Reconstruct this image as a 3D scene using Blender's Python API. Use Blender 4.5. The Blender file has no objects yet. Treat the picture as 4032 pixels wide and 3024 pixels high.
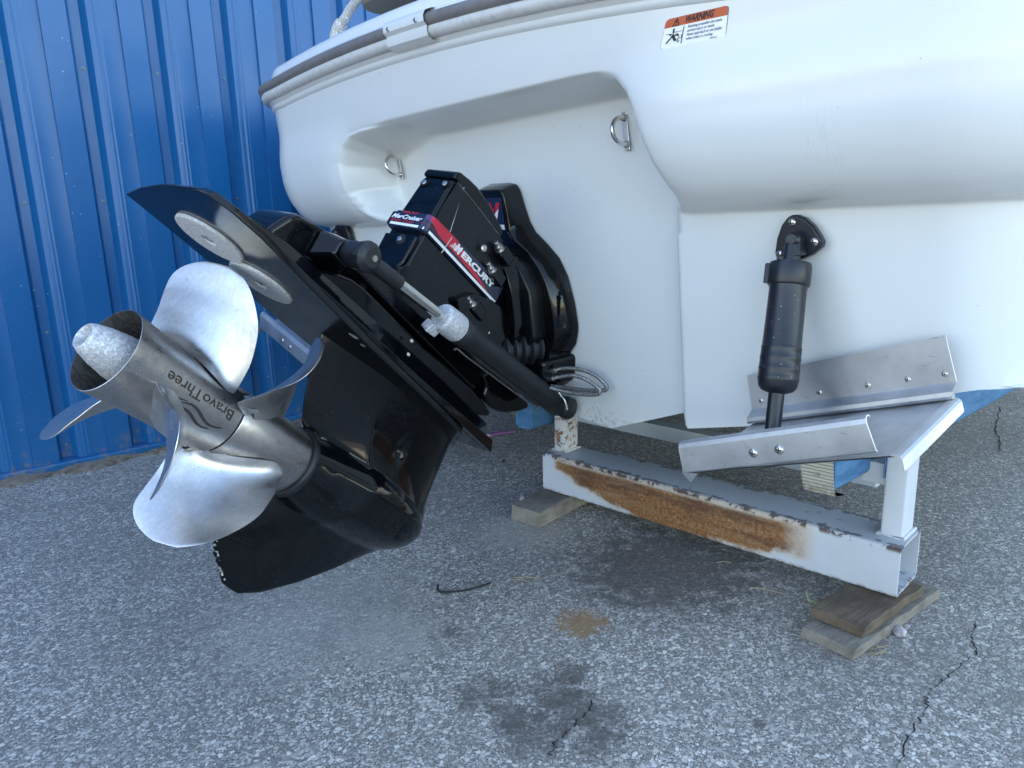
import bpy, bmesh, math, random
import numpy as np
from mathutils import Vector, Matrix
random.seed(7); np.random.seed(7)
sc = bpy.context.scene
PI = math.pi
# ------------------------------------------------------------------ camera, sky, sun
EYE = np.array([0., 0., .92]); FPX = 3000.; CX, CY = 2016., 1512.     # photo is 4032 x 3024
_dn = np.array([370., 12500., FPX]); _dn /= np.linalg.norm(_dn)
_Z = -_dn; _Y = np.array([0, 0, 1.]) - _Z[2] * _Z; _Y /= np.linalg.norm(_Y); _X = np.cross(_Y, _Z)
CAMR = np.stack([_X, _Y, _Z])                                          # world <- camera (x right, y down, z forward)
cam = bpy.data.cameras.new("camera"); camo = bpy.data.objects.new("camera", cam)
sc.collection.objects.link(camo); sc.camera = camo
cam.sensor_width = 36.; cam.sensor_fit = 'HORIZONTAL'; cam.lens = 36. * FPX / 4032.
cam.clip_start = .05; cam.clip_end = 2000.
_B = CAMR @ np.diag([1, -1, -1.])
camo.matrix_world = Matrix([[*_B[0], EYE[0]], [*_B[1], EYE[1]], [*_B[2], EYE[2]], [0, 0, 0, 1]])

SUN_AZ, SUN_EL = -52., 34.          # azimuth clockwise from +Y: behind the blue building
world = bpy.data.worlds.new("World"); sc.world = world; world.use_nodes = True
nt = world.node_tree; nt.nodes.clear()
wo = nt.nodes.new('ShaderNodeOutputWorld'); wb = nt.nodes.new('ShaderNodeBackground'); sky = nt.nodes.new('ShaderNodeTexSky')
sky.sky_type = 'NISHITA'; sky.sun_disc = False
sky.sun_elevation = math.radians(SUN_EL); sky.sun_rotation = math.radians(SUN_AZ)
sky.air_density = 1.0; sky.dust_density = .9; sky.ozone_density = 1.1
wb.inputs[1].default_value = .15
nt.links.new(sky.outputs[0], wb.inputs[0]); nt.links.new(wb.outputs[0], wo.inputs[0])
sl = bpy.data.lights.new("sun", 'SUN'); sl.energy = 3.2; sl.angle = math.radians(.5); sl.color = (1, .93, .82)
so = bpy.data.objects.new("sun", sl); sc.collection.objects.link(so)
_a, _e = math.radians(SUN_AZ), math.radians(SUN_EL)
so.rotation_euler = Vector((math.sin(_a) * math.cos(_e), math.cos(_a) * math.cos(_e), math.sin(_e))).to_track_quat('Z', 'Y').to_euler()
so.location = (-4, 4, 6)
sc.view_settings.view_transform = 'Standard'; sc.view_settings.look = 'None'
sc.view_settings.gamma = 1; sc.view_settings.use_curve_mapping = False
sc.view_settings.exposure = 2.42
sc.view_settings.use_white_balance = True; sc.view_settings.white_balance_temperature = 7250; sc.view_settings.white_balance_tint = 10

sc.cycles.max_bounces = 6; sc.cycles.diffuse_bounces = 3; sc.cycles.glossy_bounces = 4; sc.cycles.caustics_reflective = False; sc.cycles.caustics_refractive = False
# ------------------------------------------------------------------ frames
def V3(a): return np.array(a, float)
def yawframe(deg):
    a = math.radians(deg)
    return V3([math.sin(a), math.cos(a), 0]), V3([math.cos(a), -math.sin(a), 0])
def mat(o, x, y, z): return Matrix([[x[i], y[i], z[i], o[i]] for i in range(3)] + [[0, 0, 0, 1]])
ZW = V3([0, 0, 1])
BF, BR = yawframe(46); BA = -BF; K0 = V3([.253, 1.889, 0])
BOAT = mat(K0, BR, BA, ZW)          # boat frame: x starboard, y aft, z up   (left handed on purpose: handled in mk)
TH, PS = math.radians(41.9), math.radians(10)
_up = math.cos(TH) * ZW + math.sin(TH) * BF; _a0 = math.cos(TH) * BA + math.sin(TH) * ZW
DX = math.cos(PS) * _a0 + math.sin(PS) * BR; DY = math.cos(PS) * BR - math.sin(PS) * _a0
D0 = V3([-.641, 1.191, .71])
DRIVE = mat(D0, DX, DY, _up)        # drive frame: x aft along the shaft, y starboard, z up
TF, TR = yawframe(44); T0 = V3([.096, 2.211, 0])
TRAIL = mat(T0, TR, TF, ZW)         # trailer frame: x starboard, y forward, z up
WD = V3([math.sin(math.radians(51.67)), math.cos(math.radians(51.67)), 0]); WN = V3([WD[1], -WD[0], 0])
W0 = V3([-1.844, 2.586, 0])
WALL = mat(W0, WD, WN, ZW)          # wall frame: x along the wall, y out towards the yard, z up

# ------------------------------------------------------------------ materials
def newmat(name, base=(.5, .5, .5), rough=.5, metal=0., spec=.5, coat=0.):
    m = bpy.data.materials.new(name); m.use_nodes = True
    b = m.node_tree.nodes['Principled BSDF']
    b.inputs['Base Color'].default_value = (*base, 1); b.inputs['Roughness'].default_value = rough
    b.inputs['Metallic'].default_value = metal; b.inputs['Specular IOR Level'].default_value = spec
    b.inputs['Coat Weight'].default_value = coat; b.inputs['Coat Roughness'].default_value = .05
    return m
class NB:
    def __init__(s, m): s.t = m.node_tree; s.b = s.t.nodes['Principled BSDF']; s._co = None
    def n(s, ty, **kw):
        x = s.t.nodes.new(ty)
        for k, v in kw.items(): setattr(x, k, v)
        return x
    def l(s, a, b): s.t.links.new(a, b)
    def co(s):
        if s._co is None: s._co = s.n('ShaderNodeTexCoord').outputs['Object']
        return s._co
    def mapping(s, scale=(1, 1, 1), rot=(0, 0, 0), loc=(0, 0, 0), src=None):
        m = s.n('ShaderNodeMapping'); m.inputs['Scale'].default_value = scale; m.inputs['Rotation'].default_value = rot
        m.inputs['Location'].default_value = loc; s.l(src or s.co(), m.inputs[0]); return m.outputs[0]
    def noise(s, scale, detail=4, rough=.6, src=None, out='Fac', dist=0.):
        x = s.n('ShaderNodeTexNoise'); x.inputs['Scale'].default_value = scale; x.inputs['Detail'].default_value = detail
        x.inputs['Roughness'].default_value = rough; x.inputs['Distortion'].default_value = dist
        s.l(src or s.co(), x.inputs['Vector']); return x.outputs[out]
    def voro(s, scale, feature='F1', src=None, out='Distance', rnd=1.):
        x = s.n('ShaderNodeTexVoronoi'); x.feature = feature; x.inputs['Scale'].default_value = scale
        x.inputs['Randomness'].default_value = rnd
        s.l(src or s.co(), x.inputs['Vector']); return x.outputs[out]
    def ramp(s, fac, stops, interp='LINEAR'):
        r = s.n('ShaderNodeValToRGB'); r.color_ramp.interpolation = interp; e = r.color_ramp.elements
        while len(e) < len(stops): e.new(.5)
        for i, (p, c) in enumerate(stops):
            e[i].position = p; e[i].color = (*c, 1) if isinstance(c, (tuple, list)) else (c, c, c, 1)
        s.l(fac, r.inputs[0]); return r.outputs[0]
    def mix(s, fac, a, b, mode='MIX'):
        x = s.n('ShaderNodeMix', data_type='RGBA', blend_type=mode)
        if isinstance(fac, (int, float)): x.inputs[0].default_value = fac
        else: s.l(fac, x.inputs[0])
        for i, c in ((6, a), (7, b)):
            if isinstance(c, (tuple, list)): x.inputs[i].default_value = (*c, 1)
            else: s.l(c, x.inputs[i])
        return x.outputs[2]
    def math(s, op, a, b=None, c=None, clamp=False):
        x = s.n('ShaderNodeMath', operation=op, use_clamp=clamp)
        for i, v in enumerate((a, b, c)):
            if v is None: continue
            if isinstance(v, (int, float)): x.inputs[i].default_value = v
            else: s.l(v, x.inputs[i])
        return x.outputs[0]
    def sep(s, src=None):
        x = s.n('ShaderNodeSeparateXYZ'); s.l(src or s.co(), x.inputs[0]); return x.outputs
    def bump(s, h, strength=.3, dist=.002):
        x = s.n('ShaderNodeBump'); x.inputs['Strength'].default_value = strength; x.inputs['Distance'].default_value = dist
        s.l(h, x.inputs['Height']); s.l(x.outputs[0], s.b.inputs['Normal']); return x
    def color(s, o): s.l(o, s.b.inputs['Base Color'])
    def rough(s, o): s.l(o, s.b.inputs['Roughness'])

M = {}
# gelcoat: white, faint stains and scuffs
m = M['gelcoat'] = newmat('gelcoat_white', (.80, .82, .83), .24, coat=.15); q = NB(m)
q.b.inputs['Coat Roughness'].default_value = .12
big = q.noise(2.3, 4, .6); c = q.mix(q.ramp(big, [(.2, 0.), (.9, .25)]), (.70, .72, .73), (.66, .68, .69))
st = q.noise(9, 6, .7, src=q.mapping((1, 1, .35)))
c = q.mix(q.ramp(st, [(.1, 0.), (.95, .12)]), c, (.60, .58, .50))
sp = q.voro(34); sz = q.noise(5, 3)
c = q.mix(q.math('MULTIPLY', q.ramp(sp, [(.05, 1.), (.075, 0.)]), q.ramp(sz, [(.56, 0.), (.62, .55)])), c, (.22, .21, .19))
# scum line specks and rust stain near the keel (z below .45, around the trim ram)
xyz = q.sep(); zz = xyz[2]
low = q.math('MULTIPLY', q.ramp(zz, [(.345, 1.), (.395, 0.)]), q.ramp(q.noise(70, 6, .75), [(.50, 0.), (.60, 1.)]))
near = q.math('SUBTRACT', 1., q.math('MULTIPLY', q.math('ABSOLUTE', q.math('SUBTRACT', xyz[0], -.05)), 4.5), clamp=True)
c = q.mix(q.math('MULTIPLY', q.math('MULTIPLY', low, near), .8), c, (.14, .12, .09))
yl = q.math('MULTIPLY', q.ramp(zz, [(.35, 1.), (.50, 0.)]), q.math('MULTIPLY', near, q.ramp(q.noise(14, 4), [(.42, 0.), (.75, .30)])))
c = q.mix(yl, c, (.55, .42, .24))
spk = q.math('MULTIPLY', q.math('MULTIPLY', q.ramp(q.voro(120), [(.14, 1.), (.20, 0.)]), q.ramp(q.noise(12, 3), [(.5, 0.), (.6, .9)])),
             q.math('MULTIPLY', near, q.ramp(zz, [(.42, 1.), (.52, 0.)])))
c = q.mix(spk, c, (.2, .17, .13))
corner = q.math('SUBTRACT', 1., q.math('MULTIPLY', q.math('ABSOLUTE', q.math('SUBTRACT', xyz[0], -.70)), 9.), clamp=True)
corner = q.math('MULTIPLY', corner, q.math('SUBTRACT', 1., q.math('MULTIPLY', q.math('ABSOLUTE', q.math('SUBTRACT', zz, 1.08)), 12.), clamp=True))
c = q.mix(q.math('MULTIPLY', corner, .30), c, (.62, .50, .38))
sxz = q.sep(); ab = lambda o, c_, r_: q.math('SUBTRACT', 1., q.math('DIVIDE', q.math('ABSOLUTE', q.math('SUBTRACT', o, c_)), r_), clamp=True)
box_ = q.math('MULTIPLY', ab(sxz[0], .60, .05), ab(sxz[2], 1.00, .10))
c = q.mix(q.math('MULTIPLY', box_, q.ramp(q.noise(60, 4, .6, src=q.mapping((3, 1, .25))), [(.50, 0.), (.66, .28)])), c, (.40, .41, .43))
hs_ = q.math('MULTIPLY', q.math('MULTIPLY', ab(sxz[2], .925, .035), q.ramp(sxz[0], [(.40, 0.), (.46, .8)])), q.ramp(q.noise(24, 4, .65, src=q.mapping((.35, 1, 7))), [(.60, 0.), (.70, .45)]))
c = q.mix(hs_, c, (.38, .38, .38))
c = q.mix(q.ramp(q.noise(650, 2, .6), [(.3, 0.), (.7, .10)]), c, (.56, .58, .60)); q.color(c)
q.bump(q.noise(260, 2, .5), .04, .001)
m = M['deck'] = newmat('gelcoat_deck', (.76, .78, .79), .2, coat=.3)
m = M['rubber_taupe'] = newmat('rail_rubber_taupe', (.17, .15, .15), .5); q = NB(m)
q.color(q.ramp(q.noise(30, 5), [(.3, (.16, .150, .153)), (.7, (.205, .192, .195))]))
m = M['rail_grey'] = newmat('rail_light_grey', (.55, .55, .55), .45); q = NB(m)
q.color(q.ramp(q.noise(50, 6, .7), [(.30, (.50, .49, .48)), (.5, (.62, .62, .62))]))
m = M['gunk'] = newmat('rail_joint_grime', (.16, .13, .10), .8)
# glossy black drive paint
def blackpaint(name, base=(.006, .007, .010), rough=.13, speck=True):
    m = newmat(name, base, rough, spec=.36); q = NB(m)
    c = q.mix(q.ramp(q.noise(18, 5, .7), [(.45, 0.), (.8, .35)]), base, (.012, .012, .014))
    if speck:
        c = q.mix(q.math('MULTIPLY', q.ramp(q.voro(160), [(.10, 1.), (.16, 0.)]), q.ramp(q.noise(9, 2), [(.52, 0.), (.6, .35)])), c, (.16, .17, .18))
    q.color(c); q.rough(q.ramp(q.noise(11, 5), [(.3, rough * .7), (.75, rough * 1.9)]))
    q.bump(q.noise(38, 3, .5), .07, .002)
    return m, q
m, q = blackpaint('gloss_black', (.002, .0025, .004), .05); M['black'] = m
m, q = blackpaint('satin_black', (.005, .006, .008), .24); M['satin'] = m
# gearcase: same paint, with chips at the skeg, its ragged trailing edge and the torpedo flank
m, q = blackpaint('gearcase_black', (.002, .0025, .004), .055); M['gearcase'] = m
def chip(q, pos, rad, base_out, col=(.42, .41, .40), sc_=60):
    d = q.n('ShaderNodeVectorMath', operation='DISTANCE'); q.l(q.co(), d.inputs[0]); d.inputs[1].default_value = pos
    f = q.math('SUBTRACT', 1., q.math('DIVIDE', d.outputs['Value'], rad), clamp=True)
    f = q.ramp(q.math('MULTIPLY', f, q.noise(sc_, 5, .8)), [(.20, 0.), (.26, 1.)]); return q.mix(f, base_out, col)
base = q.b.inputs['Base Color'].links[0].from_socket
for pp, rr in (((-.640, .014, -.085), .020), ((-.622, .02, -.077), .010), ((-.58, .02, -.075), .008), ((-.60, .02, -.076), .007)):
    base = chip(q, pp, rr, base)
xyz = q.sep()
e = q.math('SUBTRACT', 1., q.math('MULTIPLY', q.math('ABSOLUTE', q.math('ADD', q.math('SUBTRACT', xyz[0], -.408), q.math('MULTIPLY', q.math('ADD', xyz[2], .20), -.55))), 70.), clamp=True)
e = q.math('MULTIPLY', e, q.ramp(xyz[2], [(0., 0.), (1., 0.)])) 
q.color(base)
m = M['edge_chip'] = newmat('bare_alloy_edge', (.45, .43, .42), .6, .3)
m, q = blackpaint('plate_black', (.004, .0045, .006), .13); M['plate'] = m
base = q.b.inputs['Base Color'].links[0].from_socket
for pp, rr in (((-.30, .135, .245), .02), ((-.335, .13, .245), .014), ((.03, -.12, .236), .02), ((-.055, -.12, .236), .016)):
    base = chip(q, pp, rr, base)
q.color(base)
m = M['chip'] = newmat('bare_primer_chip', (.55, .52, .46), .7)
m = M['rubber'] = newmat('black_rubber', (.012, .013, .016), .5); q = NB(m)
q.color(q.ramp(q.noise(26, 6, .7), [(.35, (.006, .007, .010)), (.8, (.020, .022, .028))])); q.bump(q.noise(120, 4), .12, .001)
m = M['actuator'] = newmat('navy_black_plastic', (.006, .008, .014), .36); q = NB(m)
c = q.ramp(q.noise(22, 6, .7), [(.3, (.005, .007, .013)), (.85, (.018, .021, .030))])
c = q.mix(q.math('MULTIPLY', q.ramp(q.voro(90), [(.07, 1.), (.10, 0.)]), q.ramp(q.noise(14), [(.5, 0.), (.58, .7)])), c, (.5, .5, .52))
q.color(c); q.bump(q.noise(60, 4), .1, .001)
# stainless steel
def steel(name, col=(.56, .55, .54), r0=.20, r1=.42, sc_=1., spots=True, bright=.0):
    m = newmat(name, col, .3, 1.); q = NB(m)
    n1 = q.noise(7 * sc_, 6, .65); n2 = q.noise(60 * sc_, 5, .7); n3 = q.noise(22 * sc_, 4, .6, dist=.6)
    c = q.mix(q.ramp(n1, [(.35, 0.), (.7, 1.)]), col, tuple(v * .80 for v in col))
    c = q.mix(q.ramp(n3, [(.5, 0.), (.7, .35)]), c, (col[0] * .74, col[1] * .66, col[2] * .60))
    if spots: c = q.mix(q.math('MULTIPLY', q.ramp(q.voro(130), [(.12, 1.), (.19, 0.)]), q.ramp(q.noise(11, 3), [(.5, 0.), (.62, .6)])), c, (.12, .11, .10))
    br = q.noise(34, 5, .75, src=q.mapping((1, 5, 1.4), rot=(.5, .2, .3))); c = q.mix(q.ramp(br, [(.42, 0.), (.66, .40)]), c, tuple(v * .62 for v in col))
    fl = q.noise(95, 4, .8, dist=1.5); c = q.mix(q.ramp(fl, [(.55, 0.), (.64, .30)]), c, tuple(min(1, v * 1.35) for v in col))
    q.color(c)
    rr = q.math('ADD', q.ramp(n1, [(.3, r0), (.7, r1)]), q.math('ADD', q.math('MULTIPLY', q.math('SUBTRACT', n2, .5), .25), q.math('MULTIPLY', q.math('SUBTRACT', br, .5), .25)), clamp=True); q.rough(rr)
    q.bump(q.math('ADD', q.noise(24, 3), q.math('MULTIPLY', q.noise(300, 2), .25)), .06, .002)
    return m
M['steel'] = steel('propeller_hub_steel', (.46, .44, .43), .22, .42)
M['blade'] = steel('propeller_blade_steel', (.60, .60, .61), .26, .46, 1.)
M['bolt'] = steel('bolt_steel', (.62, .60, .57), .22, .4, 4, False)
M['chrome'] = newmat('polished_rod', (.72, .70, .66), .12, 1.)
m = M['inner'] = newmat('exhaust_soot', (.09, .088, .088), .55, .55); q = NB(m)
q.color(q.ramp(q.noise(26, 5, .6, dist=1.2), [(.42, (.11, .105, .10)), (.52, (.055, .05, .05)), (.62, (.12, .11, .105))]))
m = M['zinc'] = newmat('zinc_anode', (.42, .43, .45), .6, .35); q = NB(m)
v = q.noise(230, 6, .75, dist=.8); c = q.ramp(v, [(.36, (.30, .31, .34)), (.5, (.48, .49, .52)), (.62, (.74, .76, .80))])
q.color(c); q.bump(q.noise(170, 5, .7), .5, .0015)
m = M['disc'] = newmat('zinc_disc', (.5, .5, .52), .62, .15); q = NB(m)
q.color(q.ramp(q.noise(200, 5, .7), [(.35, (.42, .43, .45)), (.55, (.60, .61, .63)), (.68, (.78, .79, .80))])); q.bump(q.noise(200, 4), .25, .001)
m = M['zincdark'] = newmat('zinc_pit', (.2, .2, .18), .8, .3); q = NB(m)
q.color(q.ramp(q.noise(140, 6, .8), [(.4, (.08, .08, .07)), (.6, (.34, .34, .30))]))
# trim tab sheet steel
m = M['tab'] = newmat('tab_stainless', (.46, .47, .49), .34, 1.); q = NB(m)
c = q.mix(q.ramp(q.noise(9, 6, .65), [(.35, 0.), (.7, 1.)]), (.62, .63, .65), (.47, .48, .50))
c = q.mix(q.ramp(q.noise(30, 5, .7, dist=1.), [(.56, 0.), (.66, .35)]), c, (.46, .42, .36))
scr = q.noise(26, 3, .6, src=q.mapping((1, 14, 4), rot=(0, .3, .5))); c = q.mix(q.ramp(scr, [(.64, 0.), (.68, .35)]), c, (.22, .22, .23))
q.color(c); q.rough(q.ramp(q.noise(14, 5), [(.3, .42), (.7, .58)])); q.bump(q.noise(40, 4), .05, .002)
# asphalt
m = M['asphalt'] = newmat('asphalt', (.08, .08, .085), .8); q = NB(m)
wco = q.n('ShaderNodeVectorMath', operation='ADD'); nz = q.noise(60, 3, .6, out='Color')
nzs = q.n('ShaderNodeVectorMath', operation='SCALE'); q.l(nz, nzs.inputs[0]); nzs.inputs['Scale'].default_value = .006
q.l(q.co(), wco.inputs[0]); q.l(nzs.outputs[0], wco.inputs[1]); W = wco.outputs[0]
def stones(scale, thr, w):
    cell = q.voro(scale, src=W, out='Color'); d = q.voro(scale, 'DISTANCE_TO_EDGE', src=W)
    sx = q.n('ShaderNodeSeparateColor'); q.l(cell, sx.inputs[0])
    on = q.math('GREATER_THAN', sx.outputs[0], thr); edge = q.ramp(d, [(w * .55, 0.), (w, 1.)])
    return q.math('MULTIPLY', on, edge), sx.outputs[1], d
s1, v1, d1 = stones(112, .60, .11); s2, v2, d2 = stones(215, .38, .10); v3 = q.noise(420, 2, .5)
dark = (.052, .052, .054)
c3 = q.ramp(v3, [(.44, (.050, .049, .048)), (.57, (.44, .435, .42))])
c2 = q.mix(s2, c3, q.ramp(v2, [(0., (.18, .177, .174)), (.5, (.50, .497, .49)), (1., (.86, .855, .85))]))
c1 = q.mix(s1, c2, q.ramp(v1, [(0., (.22, .217, .212)), (.5, (.52, .515, .505)), (1., (.86, .855, .84))]))
patch = q.noise(1.7, 6, .62); c1 = q.mix(q.ramp(patch, [(.42, .0), (.68, .45)]), c1, (.17, .167, .163))
wear = q.noise(4.5, 5, .7); c1 = q.mix(q.ramp(wear, [(.52, 0.), (.72, .30)]), c1, (.26, .26, .26))
NSP = q.noise(24, 4, .7)
def spot(x, y, r, col, amt, base_, ns=22, dc=.35):
    cm = q.n('ShaderNodeCombineXYZ'); sxy = q.sep(); q.l(sxy[0], cm.inputs[0]); q.l(sxy[1], cm.inputs[1])
    dd = q.n('ShaderNodeVectorMath', operation='DISTANCE'); q.l(cm.outputs[0], dd.inputs[0]); dd.inputs[1].default_value = (x, y, 0)
    f = q.math('SUBTRACT', 1., q.math('DIVIDE', dd.outputs['Value'], r), clamp=True)
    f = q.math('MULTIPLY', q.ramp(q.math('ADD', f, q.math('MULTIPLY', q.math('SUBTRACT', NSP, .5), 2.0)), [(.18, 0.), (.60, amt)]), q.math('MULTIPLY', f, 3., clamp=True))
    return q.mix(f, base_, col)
c1 = spot(.140, 1.532, .085, (.34, .20, .09), .8, c1, 60)
for px, py, r in ((1045, 1500, .085), (1100, 1545, .075), (1190, 1495, .10), (1235, 1530, .09), (1160, 1585, .10), (1290, 1605, .07), (1235, 1450, .06), (1300, 1555, .08), (975, 1365, .04), (1640, 1560, .03)):
    gx = CAMR @ np.array([px * 4032 / 2212 - CX, py * 4032 / 2212 - CY, FPX]); gx = EYE - gx * (EYE[2] / gx[2])
    c1 = spot(gx[0], gx[1], r * 1.0, (.085, .082, .078), .62, c1)
for x, y, r, cc_, am in ((-.45, 1.60, .38, (.50, .49, .48), .40), (-.28, 1.50, .17, (.52, .51, .50), .45), (.02, 2.02, .20, (.46, .44, .41), .55), (.38, 1.78, .36, (.080, .078, .076), .75), (.62, 2.2, .5, (.12, .115, .11), .5)):  # pale smears; the dark ones paint shade and damp under the boat into the asphalt
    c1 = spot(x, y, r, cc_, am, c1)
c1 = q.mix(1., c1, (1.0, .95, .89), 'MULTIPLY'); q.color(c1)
hh = q.math('ADD', q.math('MULTIPLY', s1, .9), q.math('ADD', q.math('MULTIPLY', s2, .55), q.math('MULTIPLY', v3, .5)))
hh = q.math('ADD', hh, q.math('MULTIPLY', q.noise(30, 3), 1.2))
q.rough(q.ramp(v2, [(0., .55), (1., .85)])); q.bump(hh, .75, .0035)
m = M['crack'] = newmat('crack_dark', (.012, .012, .012), .9)
m = M['dirt'] = newmat('wall_foot_dirt', (.16, .13, .10), .95); q = NB(m)
q.color(q.ramp(q.noise(30, 6, .7), [(.35, (.07, .055, .04)), (.6, (.22, .19, .16))])); q.bump(q.noise(60, 5), .8, .004)
# blue wall paint
m = M['blue'] = newmat('wall_paint_blue', (.006, .10, .36), .34, spec=.45); q = NB(m); q.b.inputs['Coat Roughness'].default_value = .22
c = q.mix(q.ramp(q.noise(1.6, 5, .6), [(.3, 0.), (.75, .5)]), (.002, .112, .31), (.0015, .072, .22))
c = q.mix(q.math('MULTIPLY', q.ramp(q.voro(26), [(.045, 1.), (.06, 0.)]), q.ramp(q.noise(3.1, 3), [(.50, 0.), (.56, .7)])), c, (.62, .70, .78))
scw = q.noise(26, 4, .7, src=q.mapping((.5, 1, 9))); xyz = q.sep()
c = q.mix(q.math('MULTIPLY', q.ramp(scw, [(.66, 0.), (.74, .5)]), q.ramp(xyz[2], [(.25, 1.), (.40, 0.)])), c, (.30, .42, .55))
c = q.mix(q.math('MULTIPLY', q.ramp(q.noise(20, 5, .7), [(.52, 0.), (.62, .6)]), q.ramp(xyz[2], [(.045, 1.), (.11, 0.)])), c, (.22, .17, .12))
q.color(c); q.rough(q.ramp(q.noise(5, 4), [(.3, .28), (.7, .36)])); q.bump(q.noise(220, 2), .03, .001)
M['wallscrew'] = newmat('weathered_fastener', (.10, .17, .24), .45, .6)
# trailer paint with rust
def paintrust(name, dens, front=False, topdark=False, base=(.60, .62, .66)):
    m = newmat(name, base, .42); q = NB(m)
    c = q.mix(q.ramp(q.noise(7, 5), [(.35, 0.), (.7, .5)]), base, tuple(v * .82 for v in base))
    r1 = q.noise(42, 7, .75, src=q.mapping((.7, 1, 1))); r2 = q.noise(110, 6, .8)
    rust = q.ramp(r2, [(.32, (.075, .028, .015)), (.46, (.24, .095, .034)), (.58, (.38, .20, .09)), (.70, (.48, .38, .26))])
    rust = q.mix(q.ramp(q.noise(12, 4, .7, src=q.mapping((.35, 1, 1.6))), [(.46, 0.), (.60, .70)]), rust, (.085, .036, .022))
    rust = q.mix(q.ramp(q.noise(19, 5, .7, src=q.mapping((.3, 1, 2.2), loc=(3, 0, 1))), [(.52, 0.), (.66, .75)]), rust, (.36, .22, .12))
    if front:
        xyz = q.sep(); X_, Y_, Z_ = xyz
        wob = q.math('MULTIPLY', q.math('SUBTRACT', q.noise(11, 6, .7), .5), .09)
        # rust field on the aft face: x .04...80, hugging the top on the left, whole height in the middle
        lo = q.math('ADD', q.math('MAXIMUM', q.math('SUBTRACT', .135, q.math('MULTIPLY', X_, .28)), q.math('ADD', .052, q.math('MULTIPLY', q.math('SUBTRACT', X_, .55), .10))), wob)
        hi = q.math('ADD', .157, q.math('MULTIPLY', wob, .12))
        a = q.ramp(q.math('SUBTRACT', Z_, lo), [(.0, 0.), (.012, 1.)]); b = q.ramp(q.math('SUBTRACT', hi, Z_), [(0., 0.), (.006, 1.)])
        xl = q.ramp(q.math('ADD', X_, wob), [(.03, 0.), (.045, 1.)]); xr = q.ramp(q.math('ADD', X_, q.math('MULTIPLY', wob, 1.2)), [(.76, 1.), (.81, 0.)])
        f = q.math('MULTIPLY', q.math('MULTIPLY', a, b), q.math('MULTIPLY', xl, xr))
        f = q.math('MULTIPLY', f, q.ramp(Y_, [(.006, 1.), (.009, 0.)]))
        hole = q.math('MULTIPLY', q.ramp(r2, [(.60, 0.), (.66, .8)]), q.ramp(q.noise(16, 4), [(.50, 0.), (.62, 1.)]))
        f = q.math('MULTIPLY', f, q.math('SUBTRACT', 1., hole))
        stain = q.math('MULTIPLY', q.ramp(q.math('SUBTRACT', Z_, q.math('SUBTRACT', lo, .012)), [(0., 0.), (.02, .6)]), q.math('MULTIPLY', q.ramp(X_, [(.02, 0.), (.05, 1.)]), q.ramp(X_, [(.80, 1.), (.84, 0.)])))
        c = q.mix(q.math('MULTIPLY', stain, q.ramp(Y_, [(.006, 1.), (.009, 0.)])), c, (.52, .36, .20))
        c = q.mix(f, c, rust)
        edge = q.math('MULTIPLY', q.ramp(Z_, [(.155, 0.), (.161, 1.)]), q.ramp(q.math('ADD', q.noise(34, 5, .7), q.math('MULTIPLY', q.ramp(q.math('ABSOLUTE', q.math('SUBTRACT', Y_, .069)), [(.040, 0.), (.056, 1.), (.068, .6)]), .20)), [(.635, 0.), (.68, 1.)]))
        c = q.mix(edge, c, (.075, .032, .020))
        be = q.math('MULTIPLY', q.ramp(Z_, [(.052, 1.), (.060, 0.)]), q.ramp(q.noise(40, 5, .7), [(.48, 0.), (.56, 1.)])); c = q.mix(be, c, (.12, .05, .025))
        topg = q.ramp(Z_, [(.1665, 0.), (.1678, .45)]); c = q.mix(topg, c, (.30, .34, .38))
    f = q.ramp(r1, [(dens, 0.), (dens + .05, 1.)]); c = q.mix(f, c, rust)
    q.color(c); q.bump(r2, .12, .001); return m
M['beam'] = paintrust('trailer_beam_paint', .70, True)
M['post'] = paintrust('trailer_post_paint', .68, base=(.66, .68, .72))
M['rustpost'] = paintrust('trailer_rusty_post_paint', .52, base=(.62, .62, .62))
M['bar'] = paintrust('trailer_bar_paint', .66, base=(.58, .60, .62))
M['rust'] = newmat('rust_solid', (.11, .045, .02), .9)
m = M['bunk'] = newmat('bunk_carpet_blue', (.05, .17, .33), .85); q = NB(m)
q.color(q.ramp(q.noise(40, 6, .7, src=q.mapping((1, .2, 1))), [(.35, (.035, .13, .27)), (.7, (.09, .24, .42))])); q.bump(q.noise(400, 3), .4, .001)
m = M['strap'] = newmat('webbing_offwhite', (.55, .54, .47), .8); q = NB(m)
w = q.n('ShaderNodeTexWave'); w.bands_direction = 'Z'; w.inputs['Scale'].default_value = 42; w.inputs['Distortion'].default_value = 1.2; w.inputs['Detail'].default_value = 2; w.inputs['Detail Scale'].default_value = 3
q.l(q.co(), w.inputs['Vector']); c = q.ramp(w.outputs['Color'], [(.0, (.32, .30, .24)), (.6, (.60, .59, .52))])
c = q.mix(q.math('MULTIPLY', q.ramp(q.sep()[2], [(.30, 1.), (.325, 0.)]), q.ramp(q.noise(60, 5), [(.35, 0.), (.6, .8)])), c, (.20, .14, .09)); q.color(c); q.bump(w.outputs['Fac'], .6, .002)
def wood(name, a, b, dark, rot=(0, 0, 0)):
    m = newmat(name, a, .85); q = NB(m)
    g = q.noise(16, 6, .65, src=q.mapping((14, 1.0, 14), rot=rot), dist=.35); c = q.ramp(g, [(.3, a), (.7, b)])
    c = q.mix(q.ramp(q.noise(7, 5, .65), [(.42, 0.), (.66, .85)]), c, dark)
    c = q.mix(q.ramp(q.noise(55, 3, .6, src=q.mapping((12, .4, 12), rot=rot)), [(.60, 0.), (.66, .7)]), c, tuple(v * .35 for v in dark))
    q.color(c); q.bump(g, .5, .002); return m
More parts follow.
